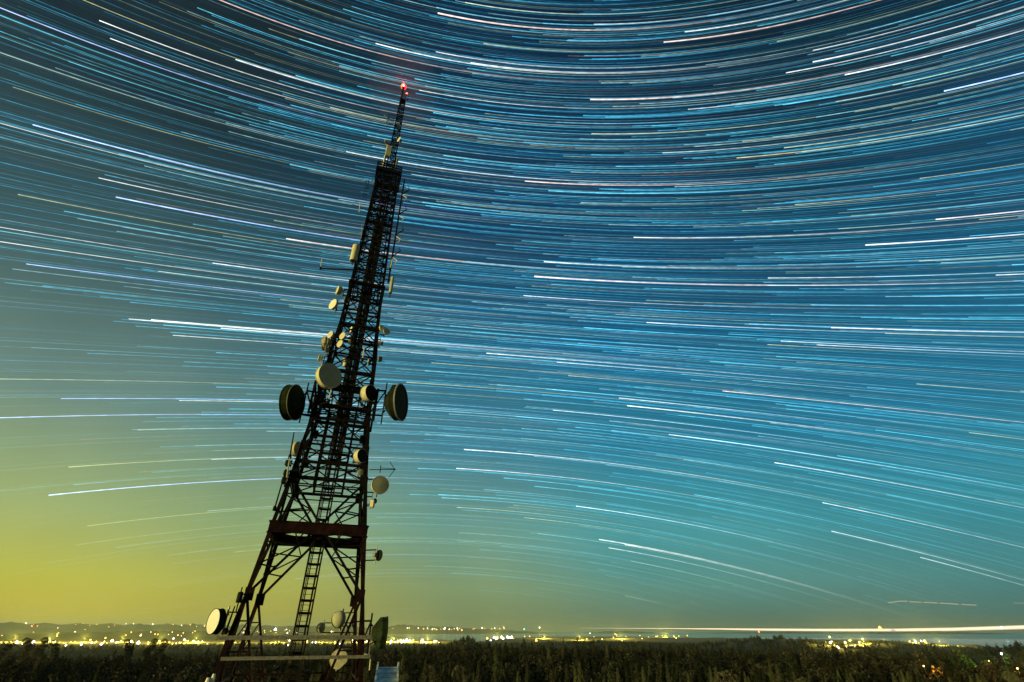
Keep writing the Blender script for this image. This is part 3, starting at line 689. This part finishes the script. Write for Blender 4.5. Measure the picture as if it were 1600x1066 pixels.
def free(x, y, dmin):
    i, j = int(x // 4), int(y // 4)
    for a in (-1, 0, 1):
        for b_ in (-1, 0, 1):
            for q in cells.get((i + a, j + b_), ()):
                if (q[0] - x) ** 2 + (q[1] - y) ** 2 < dmin * dmin: return False
    cells.setdefault((i, j), []).append((x, y)); return True
spots = []
for _ in range(90000):
    a = R(rnd.uniform(-62, 62)); r_ = math.sqrt(rnd.uniform(92 ** 2, 640 ** 2)); x, y = r_ * math.sin(a), r_ * math.cos(a)
    if math.hypot(x - TX, y - TY) < 40: continue
    if free(x, y, 5.0 + 2.2 * (math.sin(x * .05) * math.sin(y * .043) + .3)): spots.append((r_, a, x, y))
spots.sort()
def kindof(a):
    u = rnd.random()
    if a < R(-14): return 'birch' if u < .2 else 'spruce' if u < .7 else 'pine'
    return 'spruce' if u < .66 else 'pine' if u < .92 else 'birch'
LAB = {'spruce': 'dark pointed spruce in the near forest', 'pine': 'bare-trunked pine in the near forest', 'birch': 'paler round-crowned tree in the near forest'}
near = 0; far = []
for r_, a, x, y in spots:
    nearness = min(1., max(0., (230 - r_) / 110))
    if nearness > 0 and rnd.random() < .42: continue
    k = kindof(a) if nearness == 0 or rnd.random() > .5 else 'spruce'; h = rnd.gauss(15.6 + 4.6 * nearness, 2.6 + nearness) * (1.06 if k == 'spruce' else .95) * (.88 if a < R(-14) else 1)
    h = min(max(h, 9.5), 24) + (3.2 if rnd.random() < .012 else 0)
    vis = abs(a) < R(46) and (T(x, y) + h - 30) / r_ > -.083
    if vis and near < 285:
        near += 1; side_ = 'on the town side of' if a < R(-14) else 'on the lake side of'
        tree(k, rnd.randrange(4), x, y, h, LAB[k] + ' ' + side_ + ' the tower', '%s trees of the near forest %s the tower' % (k, side_), rnd.uniform(.8, 1.15))
    else: far.append((k, x, y, h))
for kd, px, py, dist, lab in (('pine', 17, 1003, 330, 'dark bushy pine against the town lights, nearest the picture edge'), ('pine', 42, 998, 340, 'tall dark pine rising above its neighbours against the far left town lights'), ('birch', 49, 1000, 350, 'dark round crown touching a taller pine against the far left town lights'),
    ('pine', 72, 997, 345, 'tallest slender pine standing alone against the far left town lights'), ('pine', 87, 1002, 335, 'short broad pine right of the tallest slender one against the town lights'), ('pine', 201, 1000, 350, 'dark pine before the brightest white town light, left of a close pair'), ('spruce', 211, 1001, 340, 'thin spruce before the brightest white town light, right of a close pair'),
    ('pine', 242, 999, 350, 'leaning dark pine between the brightest town light and the white faced dish'), ('pine', 258, 1000, 345, 'flat topped dark pine, last one before the white faced dish'), ('spruce', 656, 999, 400, 'pointed spruce against the bright town strip past the mossy green dish'), ('spruce', 706, 1002, 380, 'pointed spruce at the end of the bright town strip'),
    ('spruce', 857, 1000, 360, 'pointed spruce beside the orange light on the low shore'), ('spruce', 880, 997, 370, 'tallest pointed spruce against the low lit shore'), ('spruce', 898, 998, 365, 'pointed spruce just before the strong yellow shore light'), ('spruce', 927, 1000, 370, 'pointed spruce just past the strong yellow shore light'), ('spruce', 947, 1001, 360, 'last pointed spruce standing up against the low lit shore')):
    ry = ray(px, py); ry = ry / math.hypot(ry.x, ry.y); p_ = CAM + ry * dist; tree(kd, rnd.randrange(4), p_.x, p_.y, p_.z - T(p_.x, p_.y), lab, None, .8)
def merged(name, items, proto, label, m):
    bv, bf = proto; nb = len(bv); rr = np.random.RandomState(5); n = len(items)
    P_ = np.array([(x, y, T(x, y)) for _, x, y, _ in items]); H = np.array([q[3] for q in items]); an = rr.uniform(0, 6.28, n); wd = H * rr.uniform(.95, 1.45, n)
    c, s = np.cos(an), np.sin(an)
    V = np.empty((n, nb, 3), np.float32)
    V[:, :, 0] = (bv[None, :, 0] * c[:, None] - bv[None, :, 1] * s[:, None]) * wd[:, None] + P_[:, None, 0]
    V[:, :, 1] = (bv[None, :, 0] * s[:, None] + bv[None, :, 1] * c[:, None]) * wd[:, None] + P_[:, None, 1]
    V[:, :, 2] = bv[None, :, 2] * H[:, None] + P_[:, None, 2]
    Fc = (bf[None] + (np.arange(n) * nb)[:, None, None]).reshape(-1)
    me_ = bpy.data.meshes.new(name); k = bf.shape[1]; nf = n * len(bf)
    me_.vertices.add(n * nb); me_.vertices.foreach_set('co', V.reshape(-1)); me_.loops.add(nf * k); me_.loops.foreach_set('vertex_index', Fc.astype(np.int32))
    me_.polygons.add(nf); me_.polygons.foreach_set('loop_start', np.arange(0, nf * k, k, dtype=np.int32)); me_.update(); me_.materials.append(m)
    o_ = bpy.data.objects.new(name, me_); col.objects.link(o_); tag(o_, label, 'forest', kind='stuff'); return o_
for kind, mi, lab in (('spruce', 0, 'dark spruce forest'), ('pine', 1, 'bare-trunked pines standing through the forest'), ('birch', 2, 'paler leafy trees mixed through the forest')):
    tv_ = np.array([(-.007, 0, 0), (.007, 0, 0), (.001, 0, .85), (-.001, 0, .85), (0, -.007, 0), (0, .007, 0), (0, .001, .85), (0, -.001, .85)])
    for lo, hi, n, sz, wh in ((0, 260, 2200, .028 if kind == 'spruce' else .017, ' just behind the nearest trees'), (260, 900, 300, .055 if kind == 'spruce' else .04, ' stretching away to the edge of the rise')):
        it = [q for q in far if q[0] == kind and lo <= math.hypot(q[1], q[2]) < hi]
        pv, pf_ = crown(kind, 77 + mi, n, sz)
        merged(kind + '_forest', it, (np.concatenate([pv, tv_]), np.concatenate([pf_, np.arange(8).reshape(2, 4) + len(pv)])), lab + wh, SHADED_LEAF[mi])
fars = []
for _ in range(26000):
    a = rnd.uniform(-60, 60); r_ = math.exp(rnd.uniform(math.log(620), math.log(4600))); x, y = r_ * math.sin(R(a)), r_ * math.cos(R(a))
    if T(x, y) > -75: fars.append(('spruce', x, y, rnd.uniform(9, 14) * (1 + r_ / 9000)))
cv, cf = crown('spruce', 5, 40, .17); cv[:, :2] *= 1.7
merged('distant_forest', fars, (cv, cf), 'far dark forest covering the hills toward the lake', SHADED_LEAF[0])

# ------------------------------------------------------------------ lights of the towns
def ground_hit(px, py, lift=6.):
    r = ray(px, py); r = r / math.hypot(r.x, r.y); t = 500.
    while t < 40000:
        p = CAM + r * t
        if p.z - lift <= T(p.x, p.y) or p.z - lift <= LAKE: return p, t
        t *= 1.006
    return None, None
LC = dict(w=((1, .86, .72), 6), y=((1, .72, .10), 4), o=((1, .42, .05), 4), b=((.62, .62, 1), 9), r=((1, .2, .08), 4), g=((.1, 1, .6), 4), c=((.3, .9, 1), 5))
LMESH = {}
for k, (c, s) in LC.items():
    b = MB(); b.lathe([(0, -1)] + [(math.cos(t), math.sin(t)) for t in np.linspace(-1.2, 1.2, 5)] + [(0, 1)], 8, axis='Z'); b.lathe([(.3, 1), (.3, 1.3), (0, 1.35)], 6, axis='Z')
    o = b.build('street_lamp', emat('lamp_' + k, c, s)); LMESH[k] = o.data; bpy.data.objects.remove(o)
CNAME = dict(w='white', y='yellow', o='orange', b='blue-white', r='red', g='green', c='cyan')
nl = 0
def lamp(px, py, k, size, where, fixed=None, label=None):
    global nl
    if fixed: r = ray(px, py); r = r / math.hypot(r.x, r.y); p = CAM + r * fixed; t = fixed
    else:
        p, t = ground_hit(px, py)
        if p is None: return
    o = bpy.data.objects.new('street_lamp', LMESH[k]); col.objects.link(o); o.location = p
    s = size * t / 881 * .41; o.scale = (s, s, s)
    tag(o, label or 'tiny %s light %s' % (CNAME[k], where), 'lamp', None if label else '%s lights %s' % (CNAME[k], where)); nl += 1
def strip(x0, x1, y0, y1, n, ks, sz, where, fixed=None):
    for _ in range(n):
        lamp(rnd.uniform(x0, x1), rnd.gauss((y0 + y1) / 2, (y1 - y0) / 4), rnd.choice(ks), rnd.uniform(*sz), where, fixed)
wl = 'in the town behind the forest at far left'
strip(0, 330, 1000, 1008, 70, 'wyyybyyo', (.9, 2.2), wl)
for px, py, s in ((26, 1004, 3.5), (52, 1004, 4), (127, 1007, 2.6), (158, 1007, 3), (175, 1002, 3.8), (216, 1005, 4.5), (205, 1003, 3), (103, 1009, 2.6), (271, 998, 2.4), (288, 1000, 2.8)): lamp(px, py, 'w', s, wl)
strip(0, 340, 985, 997, 22, 'yyow', (.9, 1.8), 'scattered over the dim fields at far left')
strip(30, 330, 973, 982, 26, 'oryw', (.8, 1.5), 'along the far hills at left', 22000)
wm_ = 'in the town seen through the tower legs'
strip(345, 575, 983, 990, 26, 'wyow', (1, 2.4), 'along the far shore behind the tower legs')
lamp(430, 985, 'b', 5.5, '', label='brightest blue-white light on the far shore, just left of the ladder')
strip(420, 580, 1000, 1008, 26, 'wyyb', (1.3, 3.), wm_)
wr = 'in the town at the forest edge right of the tower'
strip(600, 690, 999, 1006, 34, 'wyywb', (1.3, 3.), wr)
for px, py, s in ((628, 1004, 4), (640, 1002, 4), (610, 1006, 3)): lamp(px, py, 'w', s, wr)
strip(612, 722, 981.5, 985, 34, 'wywo', (1.2, 2.6), 'on the far lake shore right of the tower', 23000)
strip(722, 800, 981, 984, 9, 'wyo', (1, 2), 'thinning out along the far lake shore', 23500)
lamp(819, 983.5, 'g', 2.2, '', 23000, 'single green light on the far lake shore')
lamp(843, 981, 'w', 2.2, '', 23500, 'lone white light at the end of the far lake shore')
strip(756, 800, 994, 1000, 12, 'wwob', (2.2, 4.5), 'in the bright lakeside cluster right of centre')
strip(800, 1085, 990, 1001, 26, 'yyyo', (.9, 2), 'on the low shore in the middle of the picture')
for px, py, k, s, lab in ((838, 1001, 'o', 4, 'orange light by the low shore left of centre'), (902, 1003, 'y', 4, 'strong yellow light at the forest edge near the middle'), (1186, 988, 'r', 3.5, 'red light out on the lake under the pale band'), (961, 991, 'o', 2.4, 'small orange light on the shore near the middle'), (922, 990, 'w', 2, 'small white light on the shore left of a small orange one')): lamp(px, py, k, s, '', None, lab)
lamp(1375, 982, 'o', 5, '', 11500, 'brightest orange lamp on the pale band over the lake')
lamp(1565, 981, 'c', 2.6, '', 11500, 'cyan lamp at the right end of the pale band')
strip(1285, 1350, 1003, 1012, 22, 'yyww', (1.2, 3), 'on the wooded headland at right')
strip(1420, 1450, 1001, 1006, 7, 'yw', (1.2, 3), 'on the headland tip at right')
strip(1440, 1500, 1007, 1010, 6, 'y', (.9, 1.6), 'low on the headland shore at right')
# lamps that stand in the near forest on the right, with the light they throw
def yard_lamp(px, py, dist, c, watt, label, r=.5, em=40):
    ry = ray(px, py); ry = ry / math.hypot(ry.x, ry.y); p = CAM + ry * dist; g = T(p.x, p.y)
    o = empty('street_lamp', (p.x, p.y, g)); tag(o, label, 'lamp')
    b = MB(); b.tube([(0, 0, -.3), (0, 0, p.z - g - r)], [.16, .09], 8); b.build('pole', M['galv'], o, True)
    b = MB(); b.lathe([(0, -r)] + [(r * math.cos(t), r * math.sin(t)) for t in np.linspace(-1.1, 1.1, 5)] + [(0, r)], 10, (0, 0, p.z - g), 'Z'); b.build('lamp_head', emat('yard_lamp_glow', c, em), o, True)
    l = bpy.data.lights.new('lamp_light', 'POINT'); l.energy = watt; l.color = c; l.shadow_soft_size = r
    lo = bpy.data.objects.new('lamp_light', l); col.objects.link(lo); lo.parent = o; lo.location = (0, 0, p.z - g + 2 * r)
yard_lamp(1565, 1022, 480, (.75, .8, 1), 30000, 'blue-white lamp among the trees at far right', .45, 8)
yard_lamp(1590, 1045, 330, (1, .5, .06), 26000, 'orange lamp low among the trees at the right edge', .25, 3)
yard_lamp(1443, 1041, 320, (1, .42, .06), 22000, 'orange lamp lighting a few treetops right of centre', .2, 3)
yard_lamp(1545, 1033, 400, (.4, 1, .12), 26000, 'green tinted lamp half hidden in the trees at right', .2, 3)

# the long pale band of light along the lake horizon
pts = []; rr_ = []
for px, py, w in ((905, 981.5, .3), (960, 981.8, .6), (1060, 982.4, 1.6), (1130, 983, 3.), (1200, 984, 4.6), (1300, 984.6, 5), (1400, 984.6, 5.2), (1490, 983.4, 5.8), (1560, 981.4, 6.4), (1640, 979, 6.8), (1760, 976, 7)):
    r = ray(px, py); r = r / math.hypot(r.x, r.y); p = CAM + r * 12000; pts.append(p); rr_.append(w * .72 * 12000 / 1029 / 2)
b = MB(); b.tube(pts, rr_, 12); tag(b.build('light_band', emat('pale_band_glow', (.64, .47, .70), .64), None, True), 'long pale pink band of light lying along the lake horizon', 'light band')

# added lamps that stand in for the light the towns throw on the ground
def town_light(px, py, watt, label, c=(1, .74, .10), up=22):
    p, t = ground_hit(px, py, 2)
    if p is None: return
    o = empty('town_glow_lamp', p); tag(o, label, 'lamp')
    b = MB(); b.tube([(0, 0, -3), (0, 0, up)], .3, 6); b.build('pole', M['galv'], o)
    b = MB(); b.lathe([(0, up), (1.3, up + .2), (1.3, up + 1), (0, up + 1.3)], 10, axis='Z'); b.build('lamp_head', emat('town_glow_head', c, 6), o)
    l = bpy.data.lights.new('lamp_light', 'POINT'); l.energy = 4 * watt * (t / 3000) ** 2; l.color = c; l.shadow_soft_size = 2
    lo = bpy.data.objects.new('lamp_light', l); col.objects.link(lo); lo.parent = o; lo.location = (0, 0, up + 4)
for i, px in enumerate((20, 75, 130, 190, 250, 305, 360, 430, 505, 560)): town_light(px, 1003.5, 9e5, 'tall added glow lamp of the town behind the forest, %s from the edge' % ('outermost second third fourth fifth sixth seventh eighth ninth innermost'.split()[i]), up=30)
for i, px in enumerate((612, 640, 668)): town_light(px, 1002.5, 9e5, ('first', 'second', 'third')[i] + ' added yellow glow lamp of the town strip past the mossy green dish', up=30)
for i, (px, py) in enumerate(((776, 997), (850, 998), (905, 1000), (970, 998), (1040, 996))): town_light(px, py, 8e5, ('first', 'second', 'third', 'fourth', 'fifth')[i] + ' added yellow glow lamp along the low shore from the bright lakeside cluster')
for i, (px, py) in enumerate(((1300, 1006), (1330, 1008), (1350, 1006), (1430, 1004), (1470, 1008))): town_light(px, py, 7e5, ('first', 'second', 'third', 'fourth', 'fifth')[i] + ' added yellow glow lamp on the wooded headland under the pale band')
# night air: one even box of haze round camera, land and towns
HAZE = 2.0e-5
if HAZE:
    b = MB(); b.box((0, 0, 250), (140000, 140000, 710)); hz = b.build('haze', bpy.data.materials.new('night_haze')); hm = hz.data.materials[0]; hm.use_nodes = True
    t = hm.node_tree; t.nodes.clear(); pv_ = t.nodes.new('ShaderNodeVolumePrincipled'); ou = t.nodes.new('ShaderNodeOutputMaterial'); t.links.new(pv_.outputs[0], ou.inputs['Volume'])
    pv_.inputs['Color'].default_value = (.74, .90, .80, 1); pv_.inputs['Density'].default_value = HAZE; pv_.inputs['Anisotropy'].default_value = .3
    tag(hz, 'thin night haze over the land and the lake', 'haze', kind='stuff')

# ------------------------------------------------------------------ star trails, far beyond everything
POLE = Vector((.07893435, -.49299326, .86644504)).normalized()
SR = 400000.
TC = dict(W=(.80, .86, .86), P=(.90, .68, .60), B=(.50, .68, 1.25), C=(.10, .55, .74), Y=(.50, .52, .26), O=(.42, .22, .10), b=(.015, .21, .46), g=(.05, .30, .30), c=(.05, .45, .72), w=(.30, .58, .64), y=(.34, .40, .20))
VV, FF, CC, NV = [], [], [], [0]
PN = np.array(POLE); nr_ = np.random.RandomState(8)
def trail(d0, length, w, c, amp, head=1., grain=.28):
    d0 = np.array(d0.normalized()); n = max(6, int(length * 150)); t = np.linspace(0, 1, n + 1); a = -length * t[:, None]
    dd = d0 * np.cos(a) + np.cross(PN, d0) * np.sin(a) + PN * (PN @ d0) * (1 - np.cos(a))
    f = amp * ((1 - t) ** 1.3 * .72 + .28 * (1 - t) + head * np.exp(-t * 14) * .35)
    e = np.arcsin(np.clip(dd[:, 2], -1, 1)); f *= np.where(e > R(.6), np.minimum(1, np.clip(e / R(10), 0, 9) ** .9 + .02), 0)
    f *= 1 + grain * nr_.uniform(-1, 1, n + 1)
    nd = PN - dd * (dd @ PN)[:, None]; nd /= np.linalg.norm(nd, axis=1)[:, None]
    wid = w * (1 - .35 * t) / F * .5 * np.maximum(.55, np.clip(dd[:, 1] * math.cos(PITCH) + dd[:, 2] * math.sin(PITCH), 0, 1) ** 1.2)
    P2 = np.stack([dd - nd * wid[:, None], dd + nd * wid[:, None]], 1).reshape(-1, 3) * SR
    col_ = np.ones((n + 1, 4)); col_[:, :3] = np.array(c)[None] * f[:, None]; VV.append(P2); CC.append(np.repeat(col_, 2, 0))
    k = NV[0] + 2 * np.arange(n)[:, None]; FF.append(np.concatenate([k, k + 1, k + 3, k + 2], 1)); NV[0] += 2 * (n + 1)
HEADS = '''155,32,2.2,W 172,60,2,W 51,195,2.8,B 20,136,1.2,Y 107,96,1.4,C 185,240,1.2,C 368,93,2.2,W 308,12,1.6,C 587,68,2.4,W 684,20.5,3.2,P 727,4,2,Y 682,11.5,1.5,C 468,61,2,C 755,68,1.8,Y 735,98,2,W 681,81,1.8,W
648,123,1.8,C 655,141,1.5,W 462,118,2.2,C 454,164,1.5,C 516,168,2,Y 518,194,1.3,C 677,176,1.8,C 697,198,1.8,C 541,237,1.8,W 453,257,2,C 693,243,1.8,C 530,102,1.3,C 536,14,1.5,C 1070,50,2.2,W 1037,66,2.6,P 922,155.5,3.2,P 924,209,2,Y 1075,171,1.5,W
946,183,1.6,C 1035,239,1.4,W 1151,247,2.2,Y 962,260,1.8,C 1210,165,1.6,C 1160,221,1.3,Y 928,38,1.4,W 1214,65,1.6,Y 1225,231,1.6,Y 1270,97,2.8,W 1228,114,2,W 1270,79,1.6,W 1320,117,2.6,W 1395,133,1.8,Y 1223,164,1.8,C 1306,159,1.5,Y 1475,142.5,3.2,B
1335,175,1.2,Y 1210,257,1.5,C 1243,240,1.4,C 1425,189,1.4,C 1392,88,1.4,C 1437,279,1.5,Y 1242,320,1.6,Y 1462,343,2.6,P 1530,343,1.5,Y 1352,383,3.2,W 1515,369,1.5,C 1436,408,1.5,Y 1470,411,1.4,Y 1581,414,1.8,C 1200,434.5,1.8,W 1556,430,2.2,W 1299,512,2.6,P
1383,521,1.8,Y 1324,328,1.4,C 1010,504,1.8,W 1200,446,1.5,C 1138,522,1.6,C 1220,533,1.8,W 1199,538.5,1.7,Y 1276,539,1.7,W 1213,557,1.6,C 1129,611,2.2,P 1110,565,1.4,C 835,432,3.2,P 850,409,2.4,W 820,283,2.4,P 857,298,2.4,C 990,371,2,W 818,462,1.8,W
912,512,2,C 760,552,2.4,W 660,316,2,C 665,321,1.6,C 447,373,2.6,P 674,567,1.6,Y 870,566,1.6,W 888,587,1.6,Y 635,597.5,1.8,Y 864,609,1.5,C 967,622,2,W 980,634,2.6,W 806,651,1.6,C 864,641,1.5,W 725,702.5,2.6,W 713,732,2.2,W 653,732,1.6,C 787,747,1.5,C
685,773,1.8,C 690,778,1.6,C 900,791,2,W 903,760,1.5,C 835,760,1.6,C 714,793,1.4,Y 819,809,1.3,Y 1212,631,1.5,C 1228,639,1.3,C 1368,672,1.6,C 1514,676,1.5,Y 1210,723,2.2,W 1285,785.5,1.9,W 1299,830,2.1,W 1438,871,2.3,W 1432,600,1.6,Y 1355,605,1.4,C
1308,712,1.8,C 936,843,2.4,W 976,851,2.2,P 951,856,1.6,W 986,877,1.4,Y 1068,718,1.6,C 1085,773,1.8,C 1045,679,2,W 1072,682,2,C 76,774,2.6,B 107,730,1.6,Y 136,822,1.3,Y 181,308,2.7,B 28,304,1.6,Y 154,278,1.8,W 100,330,1.8,C 247,424,1.5,Y 332,411,2,W
41,412.5,1.7,B 201,498.5,2,W 236,500,2.8,W 255,508,1.8,C 270,524,1.8,W 345,513,2.2,W 95,623,1.8,B 0,653,2.2,B -40,592,1.8,Y 280,626,1.6,W 215,672,1.4,Y 330,718,1.3,W -30,0,2.2,B -60,0,2,C 205,-60,2.4,P 60,-30,1.8,Y -90,50,1.4,Y -80,170,2,W -60,345,1.6,W -50,370,1.8,W'''
ro = random.Random(4)
for s in HEADS.split():
    x, y, w, c = s.split(','); x, y, w = float(x), float(y), float(w)
    trail(ray(x, y), R(ro.uniform(34, 52)) * (.8 + .12 * w), w * (.64 if y < 520 else .54), TC[c], .62 + .24 * w)
for (x, y, ln, w, c, a) in ((977, 931, 5.5, 1.8, 'Y', 9), (1075, 940, 4, 1.3, 'O', 9)): trail(ray(x, y), R(ln), w, TC[c], .7 * 1.2, .2)
# faint stars over the whole sky in view, thinner toward the town glow
made = 0
while made < 5400:
    zz = ro.uniform(-.05, 1); th = ro.uniform(-1.75, 1.5)
    dd = Vector((math.sqrt(1 - zz * zz) * math.sin(th), math.sqrt(1 - zz * zz) * math.cos(th), zz))
    m = ro.random() ** 2.6; glow = max(0, 1 - zz * 1.9) * (1 if th < .1 else .85)
    if ro.random() < glow * .82 or (th < -.35 and ro.random() < min(.55, (-.35 - th) * 1.1)): continue
    amp = (.085 + .72 * m) * (1 - .5 * glow); c = TC[ro.choice('bbbbcccgygcbbcwgO' if m < .5 else 'cccwCycwCc')]
    trail(dd, R(ro.uniform(22, 50)), .62 + .55 * m, c, amp, .6, .4); made += 1
# aircraft light, a broken dash low at right
for i, (x0, y0, x1, y1) in enumerate(((1388, 942, 1405, 939.5), (1405, 939.4, 1418, 939.6), (1421, 940.2, 1440, 941.2), (1443, 941.3, 1465, 942.3), (1468, 942.5, 1498, 944.3), (1502, 944.6, 1526, 945.7), (1584, 942.2, 1604, 943))):
    VV.append(np.array([tuple(ray(x, y + s_ * .75).normalized() * SR) for (x, y) in ((x0, y0), (x1, y1)) for s_ in (-1, 1)])); CC.append(np.array([(.42, .24, .10, 1) if i < 6 else (.2, .1, .06, 1)] * 4))
    FF.append(NV[0] + np.array([[0, 1, 3, 2]])); NV[0] += 4
V_, F_, tcol = np.concatenate(VV).astype(np.float32), np.concatenate(FF).astype(np.int32), np.concatenate(CC)
me = bpy.data.meshes.new('star_trails'); me.vertices.add(len(V_)); me.vertices.foreach_set('co', V_.reshape(-1)); me.loops.add(F_.size); me.loops.foreach_set('vertex_index', F_.reshape(-1))
me.polygons.add(len(F_)); me.polygons.foreach_set('loop_start', np.arange(0, F_.size, 4, dtype=np.int32)); me.update()
ca = me.color_attributes.new('trail', 'FLOAT_COLOR', 'POINT'); ca.data.foreach_set('color', np.array(tcol, np.float32).reshape(-1))
sm = bpy.data.materials.new('starlight'); sm.use_nodes = True; t = sm.node_tree; t.nodes.clear()
at_ = t.nodes.new('ShaderNodeVertexColor'); at_.layer_name = 'trail'; em = t.nodes.new('ShaderNodeEmission'); tr = t.nodes.new('ShaderNodeBsdfTransparent'); ad = t.nodes.new('ShaderNodeAddShader'); ou = t.nodes.new('ShaderNodeOutputMaterial')
t.links.new(at_.outputs[0], em.inputs[0]); t.links.new(em.outputs[0], ad.inputs[0]); t.links.new(tr.outputs[0], ad.inputs[1]); t.links.new(ad.outputs[0], ou.inputs[0])
sm.cycles.emission_sampling = 'NONE'; me.materials.append(sm)
st = bpy.data.objects.new('star_trails', me); col.objects.link(st); st.location = CAM
tag(st, 'thousands of arcing blue and white star trails across the night sky', 'star trails', kind='stuff')
print('near trees', near, 'stuff trees', len(far), 'lamps', nl)
